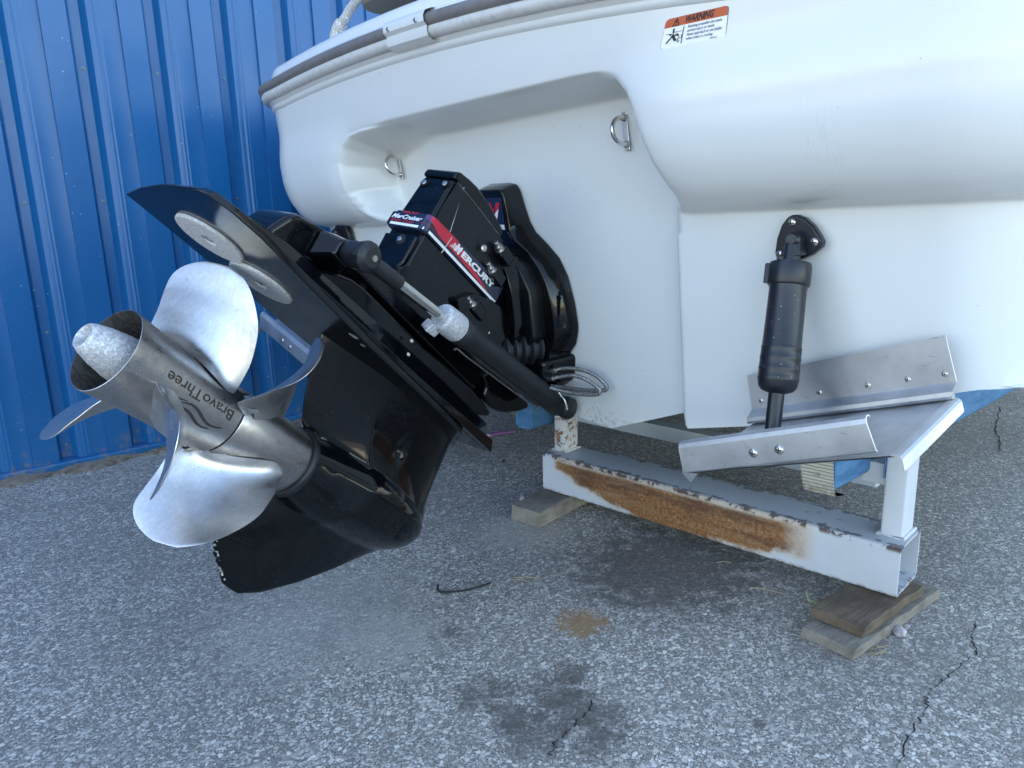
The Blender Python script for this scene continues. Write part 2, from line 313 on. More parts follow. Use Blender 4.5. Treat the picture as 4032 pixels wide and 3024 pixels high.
M['wood_grey'] = wood('weathered_board_grey', (.20, .175, .145), (.34, .30, .25), (.09, .072, .056))
M['wood_brown'] = wood('weathered_board_brown', (.10, .072, .050), (.22, .16, .11), (.050, .034, .024))
m = M['stone'] = newmat('pale_quartz', (.42, .38, .40), .5); q = NB(m); q.color(q.ramp(q.noise(70, 4), [(.35, (.28, .24, .26)), (.65, (.60, .56, .58))]))
M['twig'] = newmat('dark_rusty_wire', (.02, .018, .016), .7)
M['straw'] = newmat('dry_straw', (.34, .27, .17), .8)
M['leaf'] = newmat('pale_green_scrap', (.30, .34, .18), .6)
M['purple'] = newmat('purple_plastic', (.20, .08, .22), .4)
M['pink'] = newmat('pink_plastic', (.50, .30, .44), .5)
M['white'] = newmat('print_white', (.78, .80, .80), .35); M['red'] = newmat('print_red', (.52, .02, .045), .3)
M['reddim'] = newmat('print_red_dim', (.32, .015, .03), .35); M['navy'] = newmat('decal_navy', (.010, .018, .045), .25, coat=.3)
M['purplefade'] = newmat('decal_violet_fade', (.10, .035, .13), .3)
M['ink'] = newmat('print_black', (.008, .008, .014), .5); M['orange'] = newmat('print_orange', (.52, .09, .025), .4)
M['label'] = newmat('sticker_white', (.82, .85, .86), .3)
M['inkblue'] = newmat('print_blue_black', (.06, .07, .16), .5)
m = M['rope'] = newmat('braided_rope', (.8, .79, .77), .9); q = NB(m)
w = q.n('ShaderNodeTexWave'); w.inputs['Scale'].default_value = 60; w.inputs['Distortion'].default_value = 6; w.inputs['Detail'].default_value = 3; q.l(q.co(), w.inputs['Vector'])
q.color(q.ramp(w.outputs['Fac'], [(.1, (.50, .49, .47)), (.6, (.86, .85, .83))])); q.bump(w.outputs['Fac'], 1., .003)
m = M['braid'] = newmat('braided_steel_hose', (.40, .40, .40), .4, .8); q = NB(m)
v = q.voro(420); q.color(q.ramp(v, [(.2, (.50, .50, .50)), (.6, (.16, .16, .16))])); q.bump(v, .7, .001)
M['vinyl_tan'] = newmat('vinyl_tan', (.20, .165, .115), .6); M['vinyl_white'] = newmat('vinyl_white', (.76, .78, .78), .4); M['vinyl_grey'] = newmat('vinyl_grey', (.16, .20, .22), .5)
M['engrave'] = newmat('engraved_shadow', (.055, .048, .044), .7, .5)

# ------------------------------------------------------------------ object helpers
COL = sc.collection; MW = {}; DS = Matrix.Scale(.80, 4)
def thing(name, label, cat, origin=(0, 0, 0), group=None):
    o = bpy.data.objects.new(name, None); COL.objects.link(o); o.location = origin; o.empty_display_size = .1
    o['label'] = label; o['category'] = cat
    if group: o['group'] = group
    MW[o] = Matrix.Translation(Vector(origin)); return o
def tag(o, label, cat, group=None):
    o['label'] = label; o['category'] = cat
    if group: o['group'] = group
    return o
def put(o, parent, Mx):
    if parent is not None:
        o.parent = parent; o.matrix_local = MW[parent].inverted() @ Mx
    else: o.matrix_world = Mx
    MW[o] = Mx.copy(); COL.objects.link(o); return o
def mk(name, vf, material, parent=None, Mx=Matrix.Identity(4), smooth=35, bevel=0., seg=2, label=None, flip=None, weighted=False, merge=False):
    verts, faces = vf[0], vf[1]; me = bpy.data.meshes.new(name)
    Mx = Mx.copy()
    if Mx.determinant() < 0:            # store mirrored frames as proper ones (negate y)
        verts = [(v[0], -v[1], v[2]) for v in verts]; Mx = Mx @ Matrix.Diagonal((1, -1, 1, 1)); faces = [tuple(reversed(f)) for f in faces]
    me.from_pydata([tuple(map(float, v)) for v in verts], [], [tuple(f) for f in faces])
    mats = material if isinstance(material, (list, tuple)) else [material]
    for x in mats: me.materials.append(x)
    if len(vf) > 2:
        for p, i in zip(me.polygons, vf[2]): p.material_index = i
    bm = bmesh.new(); bm.from_mesh(me)
    if merge: bmesh.ops.remove_doubles(bm, verts=bm.verts, dist=1e-5)
    if flip is None: bmesh.ops.recalc_face_normals(bm, faces=bm.faces)
    bm.to_mesh(me); bm.free()
    o = bpy.data.objects.new(name, me); put(o, parent, Mx)
    if bevel:
        b = o.modifiers.new('bevel', 'BEVEL'); b.width = bevel; b.segments = seg; b.limit_method = 'ANGLE'; b.angle_limit = math.radians(28)
        b.use_clamp_overlap = True; b.harden_normals = True
        me.polygons.foreach_set('use_smooth', [True] * len(me.polygons)); me.set_sharp_from_angle(angle=math.radians(60))
    elif smooth:
        me.polygons.foreach_set('use_smooth', [True] * len(me.polygons)); me.set_sharp_from_angle(angle=math.radians(smooth))
    me.update()
    if label: o['label'] = label
    return o
def join(*vfs):
    V, Fc, I = [], [], []; 
    for vf in vfs:
        n = len(V); V += [tuple(v) for v in vf[0]]; Fc += [tuple(i + n for i in f) for f in vf[1]]
        I += list(vf[2]) if len(vf) > 2 else [0] * len(vf[1])
    return V, Fc, I
def setmat(vf, i): return vf[0], vf[1], [i] * len(vf[1])
def xf(vf, Mx):
    return ([tuple(Mx @ Vector(v)) for v in vf[0]],) + tuple(vf[1:])
def box(x0, x1, y0, y1, z0, z1):
    v = [(x, y, z) for x in (x0, x1) for y in (y0, y1) for z in (z0, z1)]
    return v, [(0, 1, 3, 2), (4, 6, 7, 5), (0, 4, 5, 1), (2, 3, 7, 6), (0, 2, 6, 4), (1, 5, 7, 3)]
def slab(poly, hw0, hw1=None, plane='xz', sub=None):
    """polygon in (x,z), extruded in y from y0 to y1; y0,y1 numbers or functions of (x,z)"""
    n = len(poly); f0 = hw0 if callable(hw0) else (lambda a, b: hw0); f1 = hw1 if callable(hw1) else (lambda a, b: hw1)
    v = [(a, f0(a, b), b) for a, b in poly] + [(a, f1(a, b), b) for a, b in poly]
    f = [tuple(range(n)), tuple(range(2 * n - 1, n - 1, -1))] + [(i, (i + 1) % n, n + (i + 1) % n, n + i) for i in range(n)]
    return v, f
def loft(loops, cap=True):
    n = len(loops[0]); v = [p for L in loops for p in L]; f = []
    for j in range(len(loops) - 1):
        for i in range(n):
            a, b = j * n + i, j * n + (i + 1) % n; f.append((a, b, b + n, a + n))
    if cap: f += [tuple(range(n)), tuple(range((len(loops) - 1) * n + n - 1, (len(loops) - 1) * n - 1, -1))]
    return v, f
def lathe(prof, axis='x', n=40, cap=True):
    """prof: (axial, radius) list"""
    L = []
    for a, r in prof:
        ring = []
        for i in range(n):
            t = 2 * PI * i / n; c, s_ = r * math.cos(t), r * math.sin(t)
            ring.append({'x': (a, c, s_), 'y': (c, a, s_), 'z': (c, s_, a)}[axis])
        L.append(ring)
    return loft(L, cap)
def tube(pts, r, n=12, cap=True, closed=False):
    P = [Vector(p) for p in pts]; N = len(P); L = []; up = Vector((0, 0, 1)); prev = None
    for i in range(N):
        if closed: t = (P[(i + 1) % N] - P[i - 1]).normalized()
        else: t = (P[min(i + 1, N - 1)] - P[max(i - 1, 0)]).normalized()
        if prev is None:
            a = t.cross(up); a = a if a.length > .1 else t.cross(Vector((1, 0, 0))); a.normalize()
        else: a = (prev - t * prev.dot(t)).normalized()
        prev = a; b = t.cross(a); rr = r[i] if isinstance(r, (list, tuple)) else r
        L.append([tuple(P[i] + a * rr * math.cos(2 * PI * k / n) + b * rr * math.sin(2 * PI * k / n)) for k in range(n)])
    if closed: L.append(L[0]); return loft(L, False)
    return loft(L, cap)
def spline(pts, k=8):
    P = [Vector(p) for p in pts]; out = []
    for i in range(len(P) - 1):
        p0, p1, p2, p3 = P[max(i - 1, 0)], P[i], P[i + 1], P[min(i + 2, len(P) - 1)]
        for j in range(k):
            t = j / k; out.append(.5 * ((2 * p1) + (p2 - p0) * t + (2 * p0 - 5 * p1 + 4 * p2 - p3) * t * t + (3 * p1 - p0 - 3 * p2 + p3) * t ** 3))
    out.append(P[-1]); return [tuple(p) for p in out]
def grid(F, nu, nv, closed_u=False):
    v = [tuple(F(i / (nu - 1 if not closed_u else nu), j / (nv - 1))) for j in range(nv) for i in range(nu)]; f = []
    for j in range(nv - 1):
        for i in range(nu if closed_u else nu - 1):
            a, b = j * nu + i, j * nu + (i + 1) % nu; f.append((a, b, b + nu, a + nu))
    return v, f
def align(p, d):
    """matrix: local +x along d, at p"""
    d = Vector(d).normalized(); u = Vector((0, 0, 1)); u = u if abs(d.dot(u)) < .95 else Vector((0, 1, 0))
    y = u.cross(d).normalized(); z = d.cross(y); return mat(p, d, y, z)
def _font(txt, size, shear=0., bold=0., space=1., sx=1.):
    cu = bpy.data.curves.new('lettering_curve', 'FONT'); cu.body = txt; cu.size = size; cu.shear = shear; cu.offset = bold; cu.space_character = space
    cu.align_x = 'LEFT'; cu.align_y = 'BOTTOM_BASELINE'; cu.resolution_u = 3
    o = bpy.data.objects.new('tmp', cu); me = o.to_mesh(); v = [(p.co.x * sx, p.co.y) for p in me.vertices]; f = [tuple(p.vertices) for p in me.polygons]
    o.to_mesh_clear(); bpy.data.objects.remove(o); bpy.data.curves.remove(cu); return v, f
def text2d(txt, size, place, width=None, **kw):
    v, f = _font(txt, size, **kw); w = max(p[0] for p in v); k = (width / w) if width else 1.
    return [place(x * k, y) for x, y in v], f
def pillscrew(r=.006, h=.004):
    """pan head with a cross recess; +x is out"""
    dome = lathe([(0, r), (h * .35, r), (h * .7, r * .86), (h * .95, r * .5), (h, .0005)], n=16)
    cr = join(setmat(box(h * .55, h * 1.08, -r * .62, r * .62, -r * .12, r * .12), 1), setmat(box(h * .55, h * 1.07, -r * .12, r * .12, -r * .62, r * .62), 1))
    return join(setmat(dome, 0), cr)
def hexnut(r, h, n=6): return lathe([(0, r), (h, r)], n=n)

# ------------------------------------------------------------------ ground
def ground():
    xs = list(np.linspace(-3, 3, 61)); 
    v, f = grid(lambda a, b: ((a - .5) * 600, (b - .5) * 600, 0), 25, 25)
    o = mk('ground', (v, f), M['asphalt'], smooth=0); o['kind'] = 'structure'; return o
ground()
def crack(pts, w, name='pavement_crack'):
    P = [];
    for i in range(len(pts) - 1):
        for j in range(10):
            t = j / 10; P.append((pts[i][0] * (1 - t) + pts[i + 1][0] * t + random.gauss(0, .003), pts[i][1] * (1 - t) + pts[i + 1][1] * t + random.gauss(0, .002)))
    v, f = [], []
    for i, (x, y) in enumerate(P):
        ww = w * random.uniform(.4, 1.) * (.3 if i in (0, len(P) - 1) else 1); v += [(x - ww, y, .0025), (x + ww, y + ww * .4, .0025)]
        if i: f.append((2 * i - 2, 2 * i - 1, 2 * i + 1, 2 * i))
    return v, f
def gp(px, py, z=0.):      # picture point (2212 wide) on a level plane
    d = CAMR @ np.array([px * 4032 / 2212 - CX, py * 4032 / 2212 - CY, FPX]); t = (z - EYE[2]) / d[2]; p = EYE + t * d; return (p[0], p[1], z)
cr = join(crack([gp(2108, 1345)[:2], gp(2098, 1380)[:2], gp(2112, 1412)[:2], gp(2060, 1450)[:2], gp(2002, 1500)[:2], gp(2004, 1530)[:2], gp(1960, 1590)[:2], gp(1940, 1659)[:2]], .0024),
          crack([gp(1290, 1510)[:2], gp(1230, 1580)[:2], gp(1200, 1610)[:2], gp(1185, 1640)[:2]], .0020),
          crack([gp(2160, 880)[:2], gp(2150, 930)[:2], gp(2165, 980)[:2]], .004))
o = mk('pavement_crack', cr, M['crack'], smooth=0, flip=False); o['kind'] = 'structure'

# ------------------------------------------------------------------ blue metal building wall
wall = thing('metal_wall', 'blue ribbed metal building wall rising behind the white boat', 'wall', tuple(W0))
PITCH = .2465; XS = .2246
def wallprofile():
    """one rib period centred on the screw valley (x from -P/2 to P/2); returns (x, y) points, y out"""
    h = PITCH / 2
    return [(-h, .0285), (-.119, .0285), (-.118, .0395), (-.034, .0275), (-.022, -.006), (-.018, -.008), (.0125, -.008), (.015, -.006), (.030, .020), (.040, .0235), (.048, .0235), (.052, .027), (.055, .0285), (.058, .0275), (.064, .0275), (.067, .0285), (.0695, .0275), (h, .0285)]
def wallpanel(i0, n):
    P = []
    for k in range(n):
        c = XS + (i0 + k) * PITCH
        P += [(c + x, y) for x, y in (wallprofile() if k == n - 1 else wallprofile()[:-1])]
    # end lips so that neighbouring panels overlap
    P = [(P[0][0], P[0][1] - .004)] + P + [(P[-1][0] , P[-1][1] - .004)]
    v, f = [], []; zs = [.022, 1.2, 2.4, 5.2]
    for z in zs: v += [(x, y, z) for x, y in P]
    m_ = len(P)
    for j in range(len(zs) - 1):
        for i in range(m_ - 1): f.append((j * m_ + i, j * m_ + i + 1, (j + 1) * m_ + i + 1, (j + 1) * m_ + i))
    return v, f
for i0 in range(-15, 30, 3):
    mk('wall_panel', wallpanel(i0, 3), M['blue'], wall, WALL, smooth=25)
trim = [(-3.4, 0), (8.2, 0)]
tp_ = [(.050, .0), (.052, .004), (.052, .030), (.046, .034), (.002, .036), (-.02, .036), (-.02, 0)]
v = [(x, a, b) for x in (-3.6, 8.) for a, b in tp_]; nn = len(tp_)
mk('base_trim', (v, [(i, (i + 1) % nn, nn + (i + 1) % nn, nn + i) for i in range(nn)] + [tuple(range(nn)), tuple(range(2 * nn - 1, nn - 1, -1))]), M['blue'], wall, WALL, bevel=.002)
mk('inner_girt', box(-3.6, 8., -.06, -.03, .0, 5.2), M['blue'], wall, WALL, smooth=0)
scv = join(lathe([(0, .0068), (.0012, .0068), (.0014, .004), (.005, .004), (.0055, .002)], n=12))
scm = None
for k in range(-1, 5):
    for z in (.082, .507, .9625, 1.418):
        p = WALL @ Vector((XS + k * PITCH + .000, -.0075, z))
        Mx = align(tuple(p), WN)
        if scm is None: so_ = mk('wall_screw', scv, M['wallscrew'], wall, Mx, smooth=30); scm = so_
        else:
            c_ = scm.copy(); c_.parent = wall; c_.matrix_local = MW[wall].inverted() @ Mx; COL.objects.link(c_)
# dirt along the wall foot
def dirtstrip():
    rng = np.random.RandomState(3); nu, nv = 160, 7; v, f = [], []
    for j in range(nv):
        for i in range(nu):
            x = -2.2 + 6.5 * i / (nu - 1); t = j / (nv - 1); w = .045 + .02 * math.sin(x * 7) + .02 * math.sin(x * 23 + 1)
            h = max(.0, .014 * (1 - t) + .004) * (1 + .5 * math.sin(x * 31) * math.sin(x * 11)) * (1 if t < .95 else 0) + rng.uniform(-.002, .002) * (1 - t); v.append((x, .045 + w * t, max(h, .0) if t < 1 else -.002))
    for j in range(nv - 1):
        for i in range(nu - 1): a = j * nu + i; f.append((a, a + 1, a + nu + 1, a + nu))
    return v, f
o = mk('dirt_along_wall', dirtstrip(), M['dirt'], None, WALL, smooth=60); o['kind'] = 'stuff'; o['label'] = 'brown dirt and grit gathered along the foot of the blue wall'; o['category'] = 'dirt'
rng = random.Random(5); vs = []
for i in range(260):
    x = rng.uniform(-.2, 3.2); y = .06 + abs(rng.gauss(0, .09)); s_ = rng.uniform(.002, .007) * (1.6 if rng.random() < .05 else 1)
    p = [(x + rng.uniform(-1, 1) * s_, y + rng.uniform(-1, 1) * s_, 0.) for _ in range(3)] + [(x, y, s_ * .8)]
    vs.append(([tuple(a) for a in p], [(0, 1, 3), (1, 2, 3), (2, 0, 3), (0, 2, 1)]))
o = mk('grit', join(*vs), M['dirt'], None, WALL, smooth=0); o['kind'] = 'stuff'; o['label'] = 'loose grit scattered in front of the blue wall'; o['category'] = 'grit'

# ------------------------------------------------------------------ boat
boat = thing('boat', 'white fiberglass motorboat seen from astern with black stern drive and grey rub rail', 'boat', tuple(K0))
RK = math.tan(math.radians(6)); UC = -.27
def smst(x): x = np.clip(x, 0, 1); return x * x * (3 - 2 * x)
# plan path of the stern (s -> u, a, nu, na), offset outward by b
def planpath():
    pts = []
    L, Rr, r = -.97 + UC, 1.12 + UC, .10
    side = 3.4
    for t in np.linspace(1, 0, 26)[:-1]: pts.append((L - r * 0, -r - side * t, -1, 0))          # port side coming aft
    for t in np.linspace(0, 1, 15)[:-1]:
        th = t * PI / 2; pts.append((L + r - r * math.cos(th), -r + r * math.sin(th), -math.cos(th), math.sin(th)))
    us = np.concatenate([np.arange(L + r, -.95, .02), np.arange(-.95, .42, .0062), np.arange(.42, Rr - r, .02)])
    for u in us: pts.append((u, 0, 0, 1))
    for t in np.linspace(0, 1, 15):
        th = t * PI / 2; pts.append((Rr - r + r * math.sin(th), -r + r * math.cos(th), math.sin(th), math.cos(th)))
    for t in np.linspace(0, 1, 26)[1:]: pts.append((Rr, -r - side * t, 1, 0))
    A_ = np.array(pts); v = A_[:, 0] - UC
    A_[:, 1] -= .035 * np.clip(np.abs(v), 0, 1.1) ** 2 * 1.0
    return A_
PATH = planpath()
def bouter(z):
    lowp = .04; q_ = np.clip((1.03 - z) / .165, 0, 1); b = .045 + .125 * np.sqrt(np.clip(1 - q_ ** 2, 0, 1))
    b = b - .016 * smst((z - 1.06) / .12) + .0 * z
    b = np.where(z < .866, .04 , b)
    return b
OPEN = np.array([(-.76, .84), (-.825, .90), (-.845, .96), (-.845, 1.04), (-.82, 1.09), (-.775, 1.118), (-.72, 1.125), (.08, 1.160), (.13, 1.160), (.175, 1.150), (.205, 1.12), (.222, 1.08), (.238, 1.03), (.255, .98), (.270, .945), (.279, .920), (.272, .897), (.252, .874), (.24, .84)])
def sdpoly(U, Z, P):
    """signed distance, positive inside"""
    d = np.full(U.shape, 1e9); inside = np.zeros(U.shape, bool); n = len(P)
    for i in range(n):
        x0, y0 = P[i]; x1, y1 = P[(i + 1) % n]; ex, ey = x1 - x0, y1 - y0; L2 = ex * ex + ey * ey
        if i != n - 1:
            t = np.clip(((U - x0) * ex + (Z - y0) * ey) / L2, 0, 1); d = np.minimum(d, np.hypot(U - x0 - t * ex, Z - y0 - t * ey))
        c = ((y0 > Z) != (y1 > Z)) & (U < (x1 - x0) * (Z - y0) / (y1 - y0 + 1e-12) + x0); inside ^= c
    return np.where(inside, d, -d)
def zbottom(u):
    return np.interp(u, [-1.3, -1.05, -.8, -.50, -.167, 0, .225, .24, .25, .40, .46, .80, .95, 1.2], [.60, .57, .50, .40, .355, .341, .425, .426, .398, .432, .444, .574, .582, .60])
ZR = lambda u: 1.325 - .055 * np.clip(np.abs(u - UC), 0, 1.3) ** 2 + .0 * u      # rub rail height
def hull():
    n = len(PATH); u0, a0, nu, na = PATH.T
    tz = np.concatenate([np.linspace(0, .30, 24)[:-1], np.linspace(.30, .995, 190)])
    zt = ZR(u0) - .05; zb = zbottom(u0)
    rows = []; Bs, Zs = [], []
    # fixed levels: below .84 stretch, above share levels
    for t in tz:
        if t < .30: z = zb + (.84 - zb) * (t / .30)
        else: z = .84 + (zt - .84) * ((t - .30) / .70)
        if t >= .30:
            Lz = 1.128 + (np.clip(u0, -.75, .15) + .70) * .044; kk = (t - .30) / .70; z = np.where(kk < .6, .84 + (Lz - .84) * kk / .6, Lz + (zt - Lz) * (kk - .6) / .4)
        dz = .016 + .026 * np.clip(u0, -1.3, 1.0); zo = z - dz
        bo = bouter(zo)
        side = np.abs(u0 - UC) > .9
        sd = sdpoly(u0, z, OPEN)
        # recess: wall fillet, wide on the port side, tight under the lip
        wid = np.where(u0 < -.62, .13, .05); wid = np.where((z > 1.0) & (u0 > -.60), .045, wid)
        k = smst((u0 + .74) / .18); wid = .085 * (1 - k) + .036 * k
        S = 1 - smst((sd + .008) / wid)
        # soft shoulder outside the opening
        sh = np.exp(-np.clip(-sd, 0, None) / .03) * .014 * (sd <= 0)
        b = bo * S - sh * (zo > .87)
        # lower part: step between recess and outer sections
        stepR = smst((u0 - .228) / .016); stepL = smst((-.74 - u0) / .05); low = .04 * np.maximum(stepR, stepL)
        blend = smst((zo - .858) / .012)
        b = np.where(zo < .87, low * (1 - blend) + b * blend, b)
        b = np.where(zo < .90, np.maximum(b, low * smst((.90 - zo) / .02)), b); Bs.append(b); Zs.append(z + 0 * u0)
    Bm, Zm = np.array(Bs), np.array(Zs)
    for _ in range(5):
        up_ = Bm.copy(); up_[24:-1, 1:-1] = (Bm[24:-1, 1:-1] * 2 + Bm[23:-2, 1:-1] + Bm[25:, 1:-1] + Bm[24:-1, 2:] + Bm[24:-1, :-2]) / 6; Bm = up_
    for b, z in zip(Bm, Zm): rows.append(np.stack([u0 + nu * b, a0 + na * b + (z - .341) * RK, z], 1))
    # tuck the bottom edge under: rounded then forward
    r0 = rows[0]
    pre = []
    for dz, da in ((-.0, -.035), (-.006, -.02), (-.007, -.008)):
        p = r0.copy(); p[:, 2] += dz + .006; p[:, 0] += nu * da; p[:, 1] += na * da; pre.append(p)
    rows = pre + rows
    G = np.stack(rows); v = G.reshape(-1, 3); f = []; m_ = len(rows)
    for j in range(m_ - 1):
        for i in range(n - 1): a = j * n + i; f.append((a, a + 1, a + n + 1, a + n))
    return v.tolist(), f
h_ = mk('hull', hull(), M['gelcoat'], boat, BOAT, smooth=50)
def hullbottom():
    us = np.linspace(-1.28, .93, 90); v, f = [], []
    zs = zbottom(us)
    for y in (-.02, -1.2, -2.6, -3.4): v += [(u, y, z + .004 + max(0, (-y - 1.2)) * .03) for u, z in zip(us, zs)]
    for j in range(3):
        for i in range(89): a = j * 90 + i; f.append((a, a + 1, a + 91, a + 90))
    return v, f
mk('hull_bottom', hullbottom(), M['gelcoat'], boat, BOAT, smooth=50)
def pathpt(b, dz, zoff, sel):
    out = []
    for (u, a, nu, na) in PATH[sel]:
        out.append((u + nu * b, a + na * b + (ZR(u) + dz - .341) * RK, ZR(u) + dz))
    return out
SEL = np.concatenate([np.arange(0, 26, 3), np.arange(26, 40), np.arange(40, len(PATH) - 40, 4), np.arange(len(PATH) - 40, len(PATH) - 26), np.arange(len(PATH) - 26, len(PATH), 3)])
def sweep(profile, closed=True, sel=SEL):
    """profile of (b, dz) swept along the stern plan"""
    L = [pathpt(b, dz, 0, sel) for b, dz in profile]; n = len(L[0]); v = [p for r in L for p in r]; f = []; m_ = len(L)
    for j in range(m_ if closed else m_ - 1):
        for i in range(n - 1): f.append((j * n + i, j * n + i + 1, ((j + 1) % m_) * n + i + 1, ((j + 1) % m_) * n + i))
    return v, f
B0 = .150
flange = [(B0 - .01, -.060), (B0 + .002, -.056), (B0 + .010, -.050), (B0 + .012, -.043), (B0 + .010, -.038), (B0 + .014, -.034), (B0 + .018, -.028), (B0 + .018, .012), (B0 + .01, .024), (B0 - .02, .028)]
mk('rail_flange', sweep(flange, False), M['gelcoat'], boat, BOAT, smooth=40)
circ = lambda cb, cz, r, n=14, k=1.: [(cb + r * math.cos(2 * PI * i / n), cz + k * r * math.sin(2 * PI * i / n)) for i in range(n)]
mk('lower_rub_rail', sweep(circ(B0 + .024, -.013, .0150)), M['rail_grey'], boat, BOAT, smooth=50)
mk('upper_rub_rail', sweep(circ(B0 + .029, .010, .0155)), M['rubber_taupe'], boat, BOAT, smooth=50, label='taupe rubber rub rail')
deckp = [(B0 + .012, .012), (B0 + .014, .030), (B0 + .012, .034), (B0 + .004, .037), (B0 - .002, .044), (B0 - .008, .060), (B0 - .014, .070), (B0 - .024, .077), (B0 - .05, .082), (B0 - .30, .10), (B0 - .9, .11)]
mk('deck', sweep(deckp, False), M['deck'], boat, BOAT, smooth=40)
# rail joint sleeve: half shell over both rails with a flange end and two screws
def bpt(px, py, a):     # picture point (2212 wide) on the raked transom plane moved aft by a -> boat coordinates
    d = CAMR @ np.array([px * 4032 / 2212 - CX, py * 4032 / 2212 - CY, FPX]); N_ = math.cos(math.radians(6)) * BA - math.sin(math.radians(6)) * ZW
    p0 = K0 + V3([0, 0, .341]) + a * BA; t = np.dot(p0 - EYE, N_) / np.dot(d, N_); q_ = EYE + t * d - K0; return (float(q_ @ BR), float(q_ @ BA), float(q_[2]))
def bpv(px, py, a):     # the same on the vertical plane at aft distance a
    d = CAMR @ np.array([px * 4032 / 2212 - CX, py * 4032 / 2212 - CY, FPX]); p0 = K0 + a * BA; t = np.dot(p0 - EYE, BA) / np.dot(d, BA); q_ = EYE + t * d - K0; return (float(q_ @ BR), float(q_ @ BA), float(q_[2]))
sle = [i for i in range(len(PATH)) if -.472 < PATH[i][0] < -.302]
shell = [(B0 + .014, -.036), (B0 + .030, -.034), (B0 + .043, -.026), (B0 + .045, -.014), (B0 + .043, -.004), (B0 + .051, .004), (B0 + .051, .016), (B0 + .043, .028), (B0 + .028, .034), (B0 + .012, .038)]
mk('rail_joint_sleeve', sweep(shell, True, sle), M['gelcoat'], boat, BOAT, smooth=40, label='pale plastic sleeve over the rub rail joint')
sle2 = [i for i in range(len(PATH)) if -.300 < PATH[i][0] < -.293]
mk('joint_grime', sweep([(a - .0012, b) for a, b in shell], True, sle2), M['gunk'], boat, BOAT)
PS_ = pillscrew(.0055, .003)
for uu in (-.445, -.335):
    zz_ = float(ZR(uu)); yy = .0 + B0 + .0515 + (zz_ + .008 - .341) * RK - .035 * (uu - UC) ** 2
    mk('screw', PS_, [M['bolt'], M['ink']], boat, BOAT @ align((uu, yy, zz_ + .010), (0, 1, 0)), smooth=40)

# D shaped lifting eyes
def dring(name, px, py, lab, flipx=1, tilt=.0):
    c = bpt(px, py, 0.0); Mx = BOAT @ Matrix.Translation(Vector((c[0], c[1] - .002, c[2]))) @ Matrix.Rotation(tilt, 4, 'Y') @ DS
    pl = mk('lifting_eye', join(box(-.009, .009, 0, .004, -.052, .052)), M['bolt'], boat, Mx, bevel=.002, label=lab)
    R_ = .030; pts = [(0, 0, .036), (0, .016, .036)]
    arc = [(0, .014 + R_ * 1.6 * math.sin(t), .036 * math.cos(t)) for t in np.linspace(0, PI, 15)]
    pts = [(0, 0., .036)] + arc + [(0, 0., -.036)]
    mk('bail', tube(pts, .0065, 12), M['chrome'], pl, Mx, smooth=50)
    for s_ in (1, -1):
        mk('foot', lathe([(.002, .0105), (.010, .0100), (.014, .007)], 'y', 16), M['bolt'], pl, Mx @ Matrix.Translation((0, 0, .036 * s_)), smooth=50)
dring('lifting_eye', 862, 357, 'stainless lifting eye at the port end of the recess', tilt=-.25)
dring('lifting_eye', 1352, 283, 'stainless lifting eye half hidden by the starboard bulge', tilt=-.12)

